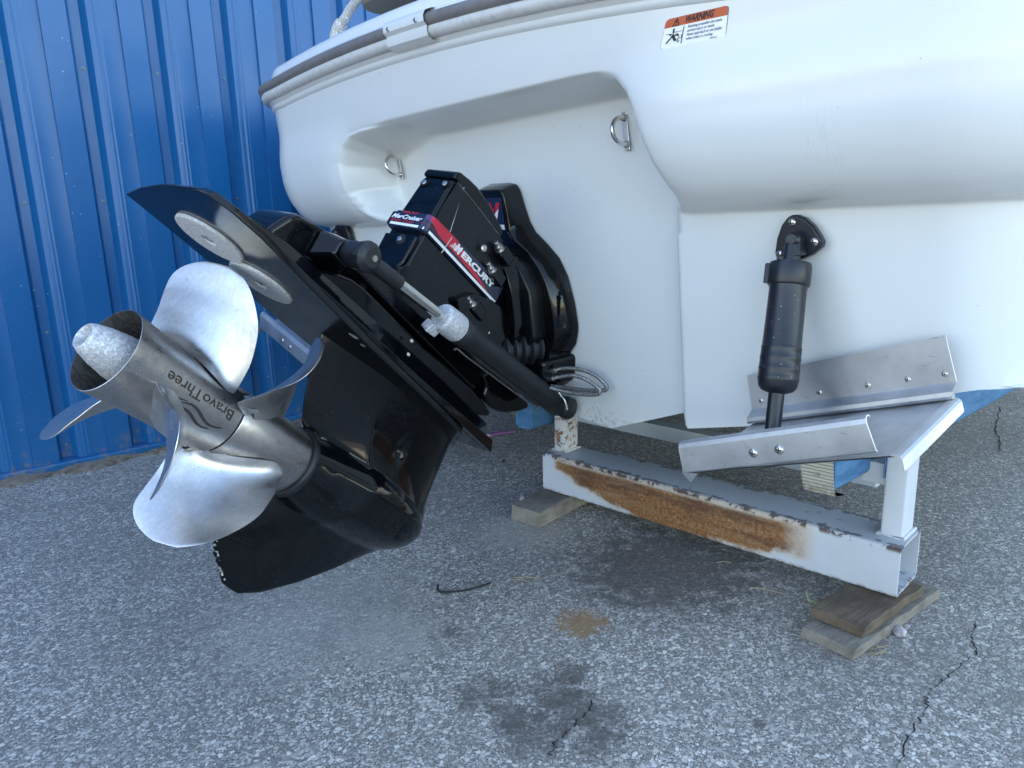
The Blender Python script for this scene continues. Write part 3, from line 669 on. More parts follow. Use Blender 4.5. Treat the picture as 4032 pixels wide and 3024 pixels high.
# trim tabs: starboard one as seen, the port one mirrored
def trimtab(side, near):
    Mi = BOAT if side > 0 else BOAT @ Matrix.Translation((2 * UC, 0, 0)) @ Matrix.Diagonal((-1, 1, 1, 1))
    lab = 'starboard' if side > 0 else 'port'
    # hull plane here: aft a(z)
    surf = lambda z: .04 + (z - .341) * RK - .008
    TL, TR_, BRt, BL = (.411, .553), (.781, .678), (.804, .597), (.423, .477)
    ap = lambda p, o: (p[0], surf(p[1]) + o, p[1])
    v = [ap(p, .010) for p in (TL, TR_, BRt, BL)] + [ap(p, .0135) for p in (TL, TR_, BRt, BL)]
    br = mk('trim_tab_bracket', (v, [(0, 1, 2, 3), (7, 6, 5, 4), (0, 4, 5, 1), (1, 5, 6, 2), (2, 6, 7, 3), (3, 7, 4, 0)]), M['tab'], boat, Mi, bevel=.0008, label=lab + ' stainless trim tab bracket screwed to the hull')
    # rolled hinge below the bracket
    a_, b_ = Vector(ap(BL, .014)), Vector(ap(BRt, .014)); dn = Vector((0, 0, -1))
    prof = [(-.0, .002), (.004, .001), (.008, -.004), (.014, -.007), (.020, -.012), (.0205, -.020), (.015, -.026), (.004, -.027), (.0, -.022), (.008, -.018), (.010, -.012), (.0, -.006)]
    L = [[(p.x, p.y + c_[0], p.z + c_[1]) for c_ in prof] for p in (a_, b_)]
    mk('hinge', loft(L), M['tab'], br, Mi, smooth=32)
    H1, H2 = (.430, surf(.474) + .016, .452), (.806, surf(.59) + .016, .571)
    T1, T2, T3 = (.413, .292, .403), (.763, .292, .5225), (.786, .285, .517)
    mid = (.30)
    def plate(a, b):   # a along hinge, b chord
        t = min(a, 1.); h = Vector(H1) * (1 - t) + Vector(H2) * t; e = (Vector(T1) * (1 - t) + Vector(T3) * t)
        p = h * (1 - b) + e * b; return (p.x, p.y, p.z - .006 * math.sin(PI * b) * 0)
    pv, pf = grid(plate, 12, 8); n0 = len(pv); pv2 = pv + [(x, y, z - .0025) for x, y, z in pv]
    pf2 = pf + [tuple(reversed([i + n0 for i in f_])) for f_ in pf]
    tabm = mk('trim_tab_plate', (pv2, pf2), M['tab'], boat, Mi, smooth=30, label=lab + ' stainless trim tab plate')
    # upturned aft flange with rolled top lip
    F_ = []
    for (x, y, z, xt, zt) in ((T1[0], T1[1], T1[2], .4005, .4615), (T2[0], T2[1], T2[2], .741, .576)):
        up = Vector((xt - x, 0.004, zt - z)); pr = []
        for s_, off in ((-.04, .004), (0, .008), (.05, .0085), (.80, .0075), (.84, .0065), (.93, .004), (1.0, -.003), (.99, -.011), (.93, -.014), (.91, -.012), (.96, -.009), (.955, -.003), (.90, .001), (.80, .004), (.05, .005), (.0, .0045)):
            p = Vector((x, y, z)) + up * s_; pr.append((p.x, p.y + off, p.z))
        F_.append(pr)
    mk('aft_flange', loft(F_), M['tab'], tabm, Mi, smooth=16)
    # down-turned side lip
    e0, e1 = Vector(H2) + Vector((-.002, 0, .0)), Vector(T3); sd_ = []
    for p in (e0, e1):
        sd_.append([(p.x - .006, p.y, p.z), (p.x + .001, p.y, p.z + .0008), (p.x + .007, p.y, p.z - .0005), (p.x + .011, p.y, p.z - .004), (p.x + .0165, p.y, p.z - .022), (p.x + .0145, p.y, p.z - .0225), (p.x + .009, p.y, p.z - .006), (p.x + .006, p.y, p.z - .003), (p.x + .001, p.y, p.z - .0015), (p.x - .006, p.y, p.z - .0025)])
    mk('side_lip', loft(sd_), M['tab'], tabm, Mi, smooth=18)
    # folded tip at the inboard corner
    x, y, z = T1
    mk('folded_corner', ([(x - .004, y + .007, z - .001), (x + .030, y + .004, z + .004), (x + .012, y + .0, z - .020), (x - .003, y - .004, z - .004)], [(0, 1, 2), (0, 2, 3), (0, 3, 1), (1, 3, 2)]), M['tab'], tabm, Mi, smooth=0)
    for t in (.06, .38, .62, .80, .955):
        p = Vector(ap((BL[0] * (1 - t) + BRt[0] * t - .002, BL[1] * (1 - t) + BRt[1] * t + .018), .0135))
        mk('screw', PS_ if near else PS_, [M['bolt'], M['ink']], br, Mi @ align(tuple(p), (0, 1, .1)), smooth=40)
    for px, py in ((1628, 978), (1684, 971)):
        if side > 0:
            p = bpv(px, py, .300)
        else: p = bpv(px, py, .300)
        mk('screw', pillscrew(.0085, .005), [M['bolt'], M['ink']], tabm, Mi @ align((p[0], .3005, p[2]), (0, 1, 0)), smooth=40)
    # actuator
    top, low = Vector((.5185, .116, .824)), Vector((.5465, .215, .478)); ax = (low - top); Ln = ax.length
    My = Mi @ align(tuple(top), tuple(ax))
    act = mk('actuator', lathe([(.0, .015), (.032, .0165), (.033, .037), (.040, .0385), (.072, .0385), (.075, .037), (.076, .0345), (.082, .0335), (0.1870, .0350), (0.1900, .0358), (0.1920, .0366), (0.1950, .0358), (0.2080, .0362), (0.2110, .0372), (0.2140, .0362), (0.2280, .0366), (0.2310, .0376), (0.2340, .0366), (0.2460, .0368), (0.2490, .0376), (0.2520, .0366), (0.2640, .0345), (0.2720, .028), (0.2760, .017), (0.2765, .0145), (.345, .0145), (Ln + .004, .0145)], n=40), M['actuator'], boat, My, smooth=40, label=lab + ' black trim tab actuator ram')
    mk('locking_lug', box(.036, .073, .032, .045, -.006, .006), M['actuator'], act, My @ Matrix.Rotation(math.radians(35 if side > 0 else 150), 4, 'X'), bevel=.002)
    # three cornered mounting flange on the hull
    c3 = [(.498, .876), (.506, .880), (.517, .880), (.532, .874), (.548, .860), (.560, .843), (.566, .832), (.564, .822), (.548, .808), (.525, .797), (.498, .791), (.476, .794), (.472, .808), (.476, .835), (.486, .862)]
    cc = (.515, .834)
    L = []
    for k, o_ in ((1.0, .0), (1.0, .012), (.93, .017)): L.append([(cc[0] + (x - cc[0]) * k, surf(z) + o_ - .002, cc[1] + (z - cc[1]) * k) for x, z in c3])
    mk('mounting_flange', loft(L), M['actuator'], act, Mi, bevel=.0015)
    mk('knuckle', loft([[(.506, surf(.84) + .012, .848), (.536, surf(.84) + .012, .848), (.540, surf(.82) + .012, .806), (.503, surf(.82) + .012, .806)], [(.509, .120, .842), (.532, .120, .842), (.538, .134, .806), (.500, .134, .806)]]), M['actuator'], act, Mi, bevel=.006, seg=4)
    mk('knuckle_boss', xf(lathe([(-.0, .0145), (.010, .0145), (.016, .009)], n=20), Matrix.Scale(1, 4)), M['actuator'], act, Mi @ align((.521, .112, .834), (0, 1, .2)), smooth=40)
    for (x, z) in ((.508, .866), (.551, .831), (.485, .806)):
        mk('screw', pillscrew(.0082, .006), [M['bolt'], M['ink']], act, Mi @ align((x, surf(z) + .014, z), (0, 1, -.1)), smooth=40)
trimtab(1, True); trimtab(-1, False)

# warning sticker (a flat print on the hull), following the hull surface
def onhull(u, z, o=.0012):
    z = np.asarray(z, float); b = float(bouter(z)); return (u, b + (float(z) - .341) * RK - .035 * (u - UC) ** 2 + o, float(z))
cA, cB, cC, cD = [bpt(px, py, .165) for px, py in ((1424, 39), (1557, 5), (1549, 78), (1410, 106))]  # TL TR BR BL
def lab(x, y, o=.0012):     # x 0..1, y 0..1 from the bottom
    p = (np.array(cD) * (1 - x) + np.array(cC) * x) * (1 - y) + (np.array(cA) * (1 - x) + np.array(cB) * x) * y; return onhull(p[0], p[2], o)
def rrect(x0, x1, y0, y1, r, ry, corners=(1, 1, 1, 1)):
    out = []
    for (cx_, cy_, a0_, on) in ((x1 - r, y1 - ry, 0, corners[0]), (x0 + r, y1 - ry, 90, corners[1]), (x0 + r, y0 + ry, 180, corners[2]), (x1 - r, y0 + ry, 270, corners[3])):
        if on: out += [(cx_ + r * math.cos(math.radians(a0_ + t)), cy_ + ry * math.sin(math.radians(a0_ + t))) for t in (0, 22, 45, 68, 90)]
        else: out.append((cx_ + (r if a0_ in (0, 270) else -r), cy_ + (ry if a0_ in (0, 90) else -ry)))
    return out
def flatpoly(P, o): return [lab(x, y, o) for x, y in P], [tuple(range(len(P)))]
stk = mk('warning_sticker', flatpoly(rrect(0, 1, 0, 1, .07, .12), .0008), M['inkblue'], boat, BOAT, smooth=0, flip=False, label='orange and white propeller warning sticker')
mk('sticker_face', flatpoly(rrect(.006, .994, .009, .991, .065, .11), .0012), M['label'], stk, BOAT, smooth=0, flip=False)
mk('orange_band', flatpoly(rrect(.006, .994, .70, .991, .065, .11, (1, 1, 0, 0)), .0016), M['orange'], stk, BOAT, smooth=0, flip=False)
def ltxt(txt, x, y, h, w, **kw): return text2d(txt, 1., lambda a, b: lab(x + a, y + b * h, .0021), width=w, **kw)
mk('warning_word', ltxt('WARNING', .33, .755, .30, .46, shear=.25, bold=.03), M['ink'], stk, BOAT, smooth=0, flip=False)
def seg2(P, w, o=.0021, asp=1.6):
    vs = []
    for (x0, y0), (x1, y1) in zip(P[:-1], P[1:]):
        dx, dy = (x1 - x0) * asp, (y1 - y0); L = math.hypot(dx, dy) + 1e-9; nx, ny = -dy / L * w / asp, dx / L * w
        vs.append(([lab(x0 + nx, y0 + ny, o), lab(x1 + nx, y1 + ny, o), lab(x1 - nx, y1 - ny, o), lab(x0 - nx, y0 - ny, o)], [(0, 1, 2, 3)]))
    return join(*vs)
tri = [(.145, .725), (.245, .725), (.195, .955), (.145, .725)]
mk('warning_triangle', join(seg2(tri, .012), seg2([(.195, .88), (.195, .80)], .014), seg2([(.195, .775), (.195, .755)], .012)), M['ink'], stk, BOAT, smooth=0, flip=False)
txl = join(ltxt('Rotating propeller can cause', .40, .57, .125, .52, shear=.2, bold=.012), ltxt('serious injury or death.', .40, .44, .125, .42, shear=.2, bold=.012),
           ltxt('Never approach or use ladder', .40, .31, .125, .54, shear=.2, bold=.012), ltxt('when motor is running.', .40, .18, .125, .41, shear=.2, bold=.012), ltxt('GM7801661', .77, .07, .06, .11, shear=.2, bold=.015))
mk('warning_text', txl, M['inkblue'], stk, BOAT, smooth=0, flip=False)
wave1 = [(.06 + .012 * i, .47 + (.022 if i % 2 else 0)) for i in range(8)]; wave2 = [(.20 + .013 * i, .50 + (.022 if i % 2 else 0)) for i in range(11)]
mk('swimmer_pictogram', join(seg2([(.175, .64), (.18, .48)], .022), seg2([(.185, .46), (.16, .36), (.09, .18)], .020), seg2([(.17, .42), (.235, .22)], .034), seg2([(.19, .38), (.25, .44), (.27, .36)], .022),
   seg2([(.125, .44), (.135, .46), (.145, .44)], .034), seg2(wave1, .005), seg2(wave2, .005), seg2([(.335, .66), (.335, .10)], .009),
   seg2([(.315, .40), (.325, .34), (.318, .26)], .008), seg2([(.245, .27), (.25, .21), (.27, .22), (.265, .29), (.285, .33), (.30, .29), (.27, .25), (.30, .18), (.28, .15), (.265, .22)], .005)), M['ink'], stk, BOAT, smooth=0, flip=False)

# ------------------------------------------------------------------ gimbal housing and ring (on the transom, boat frame)
UG = -.30
def mir(P): return P + [(2 * UG - x, z) for x, z in reversed(P)]
gb = mir([(-.268, .966), (-.250, .962), (-.240, .947), (-.229, .907), (-.214, .866), (-.198, .842), (-.160, .812), (-.124, .778), (-.100, .733), (-.084, .666), (-.079, .611), (-.080, .592), (-.091, .557), (-.113, .530), (-.109, .490), (-.15, .470)])
gf = mir([(-.268, .948), (-.247, .945), (-.242, .930), (-.240, .890), (-.238, .845), (-.220, .822), (-.178, .792), (-.145, .758), (-.124, .715), (-.112, .665), (-.108, .611), (-.110, .592), (-.118, .562), (-.135, .538), (-.135, .500), (-.17, .48)])
pl = lambda z: (z - .341) * RK
L = [[(x, pl(z) + .002, z) for x, z in gb], [(x * .97 + UG * .03, pl(z) + .020, z) for x, z in gb], [(.35 * x + .65 * y_, pl(w) * .5 + pl(z) * .5 + .050, .4 * z + .6 * w) for (x, z), (y_, w) in zip(gb, gf)], [(x, pl(z) + .066, z) for x, z in gf]]
gim = mk('gimbal_housing', loft(L), M['black'], boat, BOAT, bevel=.006, seg=3, label='black gimbal housing bolted to the transom')
# side wings lower down standing proud
dec = [(-.345, .930), (-.250, .930), (-.246, .846), (-.345, .846)]
mk('cover_decal', ([(x, pl(z) + .0675, z) for x, z in dec], [(0, 1, 2, 3)]), M['navy'], gim, BOAT, smooth=0, flip=False)
mk('decal_stripe', ([(x, pl(z) + .0683, z) for x, z in ((-.345, .862), (-.2475, .862), (-.247, .850), (-.345, .850))], [(0, 1, 2, 3)]), M['white'], gim, BOAT, smooth=0, flip=False)
mlet = [[(-.318, .880), (-.308, .918), (-.297, .918), (-.307, .880)], [(-.297, .918), (-.289, .890), (-.283, .898), (-.290, .918)], [(-.289, .890), (-.268, .918), (-.275, .918 - .012), (-.287, .886)], [(-.281, .880), (-.270, .918), (-.257, .918), (-.268, .880)]]
mk('decal_letter', join(*[([(x, pl(z) + .0688, z) for x, z in P], [tuple(range(4))]) for P in mlet]), M['red'], gim, BOAT, smooth=0, flip=False)
mk('decal_swoosh', ([(x, pl(z) + .0692, z) for x, z in ((-.30, .872), (-.262, .902), (-.268, .884), (-.272, .874))], [(0, 1, 2, 3)]), M['white'], gim, BOAT, smooth=0, flip=False)
mk('housing_bolt', hexnut(.007, .007), M['satin'], gim, BOAT @ align((-.098, .066, .610), (.8, 1, 0)), smooth=0)
# gimbal ring: horseshoe around the bell housing
ro = [(-.200, .800), (-.150, .798), (-.115, .785), (-.090, .75), (-.080, .70), (-.080, .62), (-.095, .565), (-.130, .525), (-.20, .500), (-.30, .495)]
ro = [(x - .082, z) for x, z in ro]; ri = [(x - .028 if i < 8 else x - .02, z + (0 if 1 < i < 7 else (.02 if i >= 7 else -.02))) for i, (x, z) in enumerate(ro)]
def ringm(y0, y1):
    L = [[(x, y0 + pl(z), z) for x, z in (ro + list(reversed(ri)))], [(x, y1 + pl(z), z) for x, z in (ro + list(reversed(ri)))]]
    return loft(L, False)
v1_, f1_ = ringm(.07, .150); nR = len(ro)
def stripf(off): return [(off + i, off + i + 1, off + 2 * nR - 2 - i, off + 2 * nR - 1 - i) for i in range(nR - 1)]
f1_ = f1_ + stripf(0) + stripf(2 * nR)
mk('gimbal_ring', (v1_, f1_), M['black'], boat, BOAT, bevel=.006, seg=3, label='black curved gimbal ring behind the drive')
mk('gimbal_core', slab([(-.42, .80), (-.22, .80), (-.17, .76), (-.14, .70), (-.14, .58), (-.22, .50), (-.38, .50), (-.45, .60), (-.47, .72)], lambda a, b: pl(b) + .055, lambda a, b: pl(b) + .11), M['satin'], boat, BOAT, bevel=.01, seg=3)
mk('gimbal_foot', loft([[(x, .01, z) for x, z in ((-.42, .53), (-.10, .53), (-.105, .46), (-.17, .415), (-.40, .415))], [(x, .12, z) for x, z in ((-.40, .52), (-.125, .52), (-.13, .465), (-.19, .43), (-.38, .43))]]), M['black'], boat, BOAT, bevel=.014, seg=3)
# rubber bellows
def corr(L_, r, n, amp):
    P = []; 
    for i in range(n * 4 + 1): P.append((L_ * i / (n * 4), r + amp * (1 if i % 4 == 1 or i % 4 == 2 else 0)))
    return P
bb0, bb1 = Vector((-.185, .075, .545)), Vector((-.245, .26, .548))
mk('bellows', lathe(corr((bb1 - bb0).length, .040, 8, .010), n=32), M['rubber'], boat, BOAT @ align(tuple(bb0), tuple(bb1 - bb0)), smooth=20, label='ribbed black rubber bellows')
bb0, bb1 = Vector((-.27, .075, .66)), Vector((-.29, .25, .66))
mk('bellows', lathe(corr((bb1 - bb0).length, .055, 8, .010), n=32), M['rubber'], boat, BOAT @ align(tuple(bb0), tuple(bb1 - bb0)), smooth=20)

# ------------------------------------------------------------------ stern drive (drive frame)
def dpt(px, py, y=0.):
    d = CAMR @ np.array([px * 4032 / 2212 - CX, py * 4032 / 2212 - CY, FPX]); p0 = D0 + y * DY; t = np.dot(p0 - EYE, DY) / np.dot(d, DY); q_ = EYE + t * d - D0
    return (float(q_ @ DX), float(q_ @ DY), float(q_ @ _up))
# gearcase: lofted side silhouette, half width from torpedo + strut + skeg
def gearcase():
    lead = [(-.268, -.515), (-.262, -.535), (-.253, -.563), (-.206, -.644), (-.147, -.725), (-.075, -.809), (-.019, -.880), (.012, -.912), (.048, -.908), (.079, -.895), (.12, -.888), (.19, -.876), (.252, -.860)]
    trail = [(-.268, -.490), (-.264, -.468), (-.246, -.440), (-.221, -.410), (-.202, -.388), (-.185, -.380), (-.17, -.384), (-.15, -.395), (-.12, -.418), (-.085, -.436), (-.07, -.440), (.07, -.440), (.085, -.418), (.12, -.395), (.18, -.368), (.252, -.340)]
    zs = np.concatenate([np.linspace(-.268, -.10, 44), np.linspace(-.098, .098, 50), np.linspace(.102, .252, 26)]); nx = 60; rows = []
    rg = np.random.RandomState(4)
    for z in zs:
        xl = np.interp(z, *zip(*lead)); xt = np.interp(z, *zip(*trail))
        if z < -.17: xt += rg.uniform(-.007, .003)
        s = .5 - .5 * np.cos(PI * np.linspace(0, 1, nx)); x = xl + (xt - xl) * s
        t = (x - xl) / (xt - xl); foil = lambda th: th * np.clip(2.2 * np.sqrt(np.clip(t, 0, 1)) * (1 - .55 * t) - .0, 0, 1.2) * np.clip((1 - t) * 3.0, 0, 1) ** .85
        Rt = .078 * np.sqrt(np.clip(1 - np.clip((-.64 - x) / .277, 0, 1) ** 2.1, 0, 1)); Rt = np.where(x > -.50, .078 - .006 * (x + .5) / .06, Rt)
        wt = np.sqrt(np.clip(Rt ** 2 - (z - .0) ** 2, 0, 1))
        ws = foil(.048 + .018 * np.clip((z - .15) / .1, 0, 1) ** 2) * np.clip((z + .02) / .05, 0, 1); wk = foil(.013 * (1 - .35 * np.clip((-z - .08) / .18, 0, 1))) * (z < .02)
        fil = foil(.070) * np.exp(-(np.clip(-z - .03, 0, 1) / .072) ** 1.4) * (z < 0) + foil(.070) * np.exp(-(np.clip(z - .03, 0, 1) / .090) ** 1.4) * (z > 0)
        w = (wt ** 2.4 + ws ** 2.4 + wk ** 2.4 + np.clip(fil, 0, 1) ** 2.4) ** (1 / 2.4) + .0012
        # dimple with the water intake
        dd = np.hypot((x + .668) / .030, (z - .150) / .070); w = w - .010 * np.clip(1 - dd, 0, 1) ** 2 * 1.5
        rows.append([(float(a), float(b), float(z)) for a, b in zip(x, w)] + [(float(a), -float(b), float(z)) for a, b in zip(x[::-1], w[::-1])])
    return loft(rows)
gc = mk('gear_housing', gearcase(), M['gearcase'], boat, DRIVE, smooth=40, label='glossy black lower gear housing with skeg and chipped paint')
# bare chips along the ragged skeg trailing edge
rg = random.Random(9); vs = []
trl = [(-.264, -.468), (-.246, -.440), (-.221, -.410), (-.202, -.388), (-.185, -.380)]
for i in range(34):
    z = rg.uniform(-.255, -.18); x = float(np.interp(z, *zip(*trl))) + rg.uniform(-.008, -.002); s_ = rg.uniform(.0012, .0032)
    vs.append(([(x + rg.uniform(-1, 1) * s_, .0045 + rg.uniform(0, .001), z + rg.uniform(-1, 1) * s_ * 1.5) for _ in range(3)] + [(x, .009, z)], [(0, 1, 3), (1, 2, 3), (2, 0, 3), (0, 2, 1)]))
o = mk('skeg_edge_chips', join(*vs), M['edge_chip'], gc, DRIVE, smooth=0); o['kind'] = 'stuff'
vs = [xf(lathe([(0, .0022), (.0022, .0012)], n=8), align((-.655 - .0035 * i - (.003 if i > 5 else 0), .0405 - .0006 * i, .186 - .0125 * i), (0, 1, 0))) for i in range(11)]
o = mk('water_intake_holes', join(*vs), M['edge_chip'], gc, DRIVE, smooth=0); o['kind'] = 'stuff'
# anti-ventilation plate
plate_o = [(.059, -.141), (.085, -.055), (.105, .043), (.108, .150), (.100, .167), (.06, .182), (.0, .186), (-.155, .167), (-.33, .150), (-.60, .142), (-.715, .137), (-.742, .122), (-.80, .07), (-.872, .02), (-.872, -.02), (-.80, -.075), (-.60, -.125), (-.40, -.135), (-.109, -.136), (.008, -.138)]
L = [[(x, y, .249 + .0 * x) for x, y in plate_o], [(x, y, .252) for x, y in plate_o], [(x * 1.0 - (.0 if x < 0 else .012), y * .985, .263) for x, y in plate_o]]
ap_ = mk('anti_ventilation_plate', loft(L), M['plate'], boat, DRIVE, bevel=.003, seg=3, label='black anti-ventilation plate with two round anodes')
for x0 in (-.031, -.160):
    an = mk('plate_anode', lathe([(0, .064), (-.004, .0635), (-.0055, .061), (-.0055, .014), (-.001, .013), (-.001, .0008)], 'z', 44, False), M['disc'], ap_, DRIVE @ Matrix.Translation((x0, .004, .2485)), smooth=30)
    mk('anode_bolt', hexnut(.009 if x0 > -.1 else .004, .003), M['bolt'] if x0 > -.1 else M['zincdark'], an, DRIVE @ align((x0, .004, .2472), (0, 0, -1)), smooth=0)
# raised web on the plate and gear housing top flange
mk('gear_housing_flange', slab([(.02, .263), (.03, .275), (-.02, .295), (-.12, .312), (-.30, .318), (-.62, .330), (-.86, .330), (-.87, .300), (-.872, .264)], lambda a, b: -.085 + .02 * (b > .29), lambda a, b: .120 - .03 * (b > .29)), M['black'], boat, DRIVE, bevel=.006, seg=3)
mk('side_ridge', slab([(.05, .264), (.04, .272), (-.60, .280), (-.84, .290), (-.86, .264)], .118, .142), M['black'], boat, DRIVE, bevel=.003)
# drive shaft housing foot (splash plate with skirt)
foot = [(-.10, .322), (-.135, .352), (-.205, .358), (-.255, .372), (-.31, .382), (-.58, .388), (-.70, .388), (-.855, .376), (-.872, .362), (-.845, .336), (-.62, .318), (-.30, .312)]
zb_ = lambda a, b: ((866 + a / 1.4044) / 1.8228, (591 + b / 1.4044) / 1.8228)
foot = [(lambda p: (p[0], p[2]))(dpt(*zb_(a, b), .09)) for a, b in ((400, 600), (540, 655), (650, 685), (735, 712), (800, 760), (1130, 1090), (1400, 1315), (1500, 1450), (1485, 1476), (1250, 1432), (830, 1060), (540, 800), (380, 660))]
ft = mk('splash_plate', slab(foot, lambda a, b: -.088, lambda a, b: .090), M['black'], boat, DRIVE, bevel=.007, seg=3, label='black splash plate of the drive shaft housing')
for px, py, y in ((1124 , 1059, 0), ):
    pass
for px, py, yy in ((895, 877, .128), (1122 / 1.0 * 0 + 957, 884, .10), (969, 887, .10)): pass
for px, py, yy, s_ in ((868, 798, .130, .009), (1734 / 1.8228, 1583 / 1.8228, .1, .0055), (1764 / 1.8228, 1612 / 1.8228, .1, .0055)):
    p = dpt(px, py, yy); nb = mk('flange_bolt', join(hexnut(s_, .008), lathe([(0, s_ * 1.25), (.002, s_ * 1.25)], n=16)), M['bolt'], ft, DRIVE @ align(p, (.35, 1, -.2)), smooth=30)
for px, py, yy in ((889, 737, .105), (882, 1333 / 1.8228 + 35, .108)):
    p = dpt(px, py, yy); 
    mk('paint_chip', ([(p[0] - .006, p[1], p[2]), (p[0] - .002, p[1] + .001, p[2] + .004), (p[0] + .005, p[1], p[2] + .003), (p[0] + .006, p[1] + .001, p[2] - .002), (p[0], p[1], p[2] - .003)], [(0, 1, 2, 3, 4)]), M['chip'], ft, DRIVE, smooth=0)
# upper drive shaft housing
hw = lambda a, b: .047 + .012 * min(1, max(0, (.70 - b) / .33))
uh_pts = [(-.386, .700), (-.440, .712), (-.600, .712), (-.664, .700), (-.700, .645), (-.775, .580), (-.800, .520), (-.790, .375), (-.270, .372), (-.300, .405), (-.380, .450), (-.392, .470), (-.389, .560), (-.385, .60)]
uh = mk('drive_shaft_housing', slab(uh_pts, lambda a, b: -hw(a, b), hw), M['black'], boat, DRIVE, bevel=.009, seg=3, label='tall black drive shaft housing of the stern drive')
tc = [(-.381, .6985), (-.382, .716), (-.392, .723), (-.425, .732), (-.457, .738), (-.520, .738), (-.596, .730), (-.606, .722), (-.603, .7), (-.54, .699)]
mk('top_cap', slab(tc, -.049, .049), M['black'], boat, DRIVE, bevel=.006, seg=3)
# tongue plate below the band on the aft face
mk('aft_tongue', loft([[(-.388, y, z) for y, z in ((-.045, .530), (.052, .535), (.050, .47), (.040, .448), (.0, .444), (-.035, .448), (-.045, .468))], [(-.376 - (.530 - z) * .10, y, z) for y, z in ((-.043, .530), (.050, .533), (.047, .472), (.037, .454), (.0, .450), (-.033, .454), (-.043, .470))]]), M['black'], uh, DRIVE, bevel=.004, seg=3)
mk('tongue_pocket', lathe([(0, .013), (.003, .0125)], n=20), M['ink'], uh, DRIVE @ align((-.3795, .012, .520), (1, 0, -.1)), smooth=30)
mk('pocket_bolt', lathe([(0, .006), (.006, .006), (.007, .005)], n=14), M['bolt'], uh, DRIVE @ align((-.378, .011, .518), (1, 0, 0)), smooth=30)
for y, z in ((-.030, .679), (.031, .682)):
    mk('cover_recess', lathe([(0, .0115), (.002, .0115), (.0022, .0105), (.0002, .010)], n=24), M['black'], uh, DRIVE @ align((-.385, y, z), (1, 0, 0)), smooth=30)
    mk('cover_bolt', lathe([(0, .0065), (.003, .0065), (.004, .0055)], n=16), M['bolt'], uh, DRIVE @ align((-.3835, y, z - .001), (1, 0, 0)), smooth=30)
# side cover panel, a slightly proud plate with its seams
sp_ = [(-.394, .695), (-.60, .708), (-.655, .690), (-.668, .655), (-.672, .60), (-.42, .585), (-.392, .60)]
mk('side_cover', slab(sp_, .050, lambda a, b: hw(a, b) + .0045), M['satin'], uh, DRIVE, bevel=.002)
# band wrapping the housing
BX, BW, BRd = -.3735, .0605, .016
def bandpt(s, z, o=0.):
    """s runs across the aft face from port (-) to starboard then forward along the side"""
    f0 = BW - BRd; arc = BRd * PI / 2; zb = z
    if s < f0: p = (BX + o, s)
    elif s < f0 + arc:
        t = (s - f0) / BRd; p = (BX - BRd + (BRd + o) * math.cos(t), f0 + (BRd + o) * math.sin(t))
    else: p = (BX - BRd - (s - f0 - arc), BW + o)
    return (p[0], p[1], zb)
SF, SA = BW - BRd, BRd * PI / 2
xs_ = lambda x: SF + SA + (BX - BRd - x)             # s for a point at x on the side
zlow = lambda s: .549 + .022 * max(0., (s - SF) / .31); zhigh = lambda s: .593 + .034 * max(0., (s - SF) / .31)
def bandbody():
    rows = []; ss = [-SF - SA * .0] + list(np.linspace(-SF, SF, 5)) + list(np.linspace(SF, SF + SA, 8))[1:] + list(np.linspace(SF + SA, xs_(-.690), 10))[1:]
    rows = []
    for s in ss:
        zl, zh = zlow(s), zhigh(s); prof = [(zl, -.022), (zl, -.003), (zl + .003, 0), (zh - .004, 0), (zh, -.004), (zh, -.022)]
        rows.append([bandpt(s, z, o) for z, o in prof])
    return loft(rows)
bd = mk('decal_band', bandbody(), M['navy'], boat, DRIVE, smooth=30, label='navy raised band with red and white lettering around the drive')
pts_ = [(x, -y, z) for x, y, z in []]
mk('band_port_side', slab([(-.39, .552), (-.376, .556), (-.376, .588), (-.39, .595), (-.66, .62), (-.66, .575)], -.0605, -.05), M['black'], bd, DRIVE, bevel=.003)
def strip(s0, s1, zl, zh, o=.0006, n=26):
    return grid(lambda a, b: bandpt(s0 + (s1 - s0) * a, (zl(s0 + (s1 - s0) * a) * (1 - b) + zh(s0 + (s1 - s0) * a) * b), o), n, 2)
mk('white_stripe', strip(-SF, xs_(-.688), lambda s: zlow(s) + .003, lambda s: zlow(s) + .0095), M['white'], bd, DRIVE, smooth=60, flip=False)
rs0, rs1, rs2 = SF + SA * .35, xs_(-.46), xs_(-.645)
def rz_hi(s): return zhigh(s) - .004 if s < xs_(-.47) else (zhigh(xs_(-.47)) - .004) + (zlow(rs2) + .011 - (zhigh(xs_(-.47)) - .004)) * (s - xs_(-.47)) / (rs2 - xs_(-.47))
def rz_lo(s): return (zlow(s) + .016 + .014 * max(0, 1 - (s - rs0) / .05)) if s < xs_(-.50) else min(rz_hi(s) - .0004, (zlow(xs_(-.50)) + .016) + (zlow(rs2) + .010 - (zlow(xs_(-.50)) + .016)) * (s - xs_(-.50)) / (rs2 - xs_(-.50)))
mk('red_wedge', strip(rs0 + .006, rs2, rz_lo, rz_hi, .0008, 40), M['red'], bd, DRIVE, smooth=60, flip=False)
mk('red_wedge_fade', strip(rs0 - .006, rs0 + .007, lambda s: zhigh(s) - .016, lambda s: zhigh(s) - .004, .0007, 8), M['purplefade'], bd, DRIVE, smooth=60, flip=False)
mk('red_pinstripe', strip(SF * .62, xs_(-.52), lambda s: zlow(s) + .0172, lambda s: zlow(s) + .0180, .0010, 30), M['reddim'], bd, DRIVE, smooth=60, flip=False)
def btxt(txt, s0, z, h, w, mt, nm, zs=0., **kw):
    v, f = text2d(txt, 1., lambda a, b: bandpt(s0 + a, z + b * h + zs * a, .0014), width=w, **kw); mk(nm, (v, f), mt, bd, DRIVE, smooth=0, flip=False)
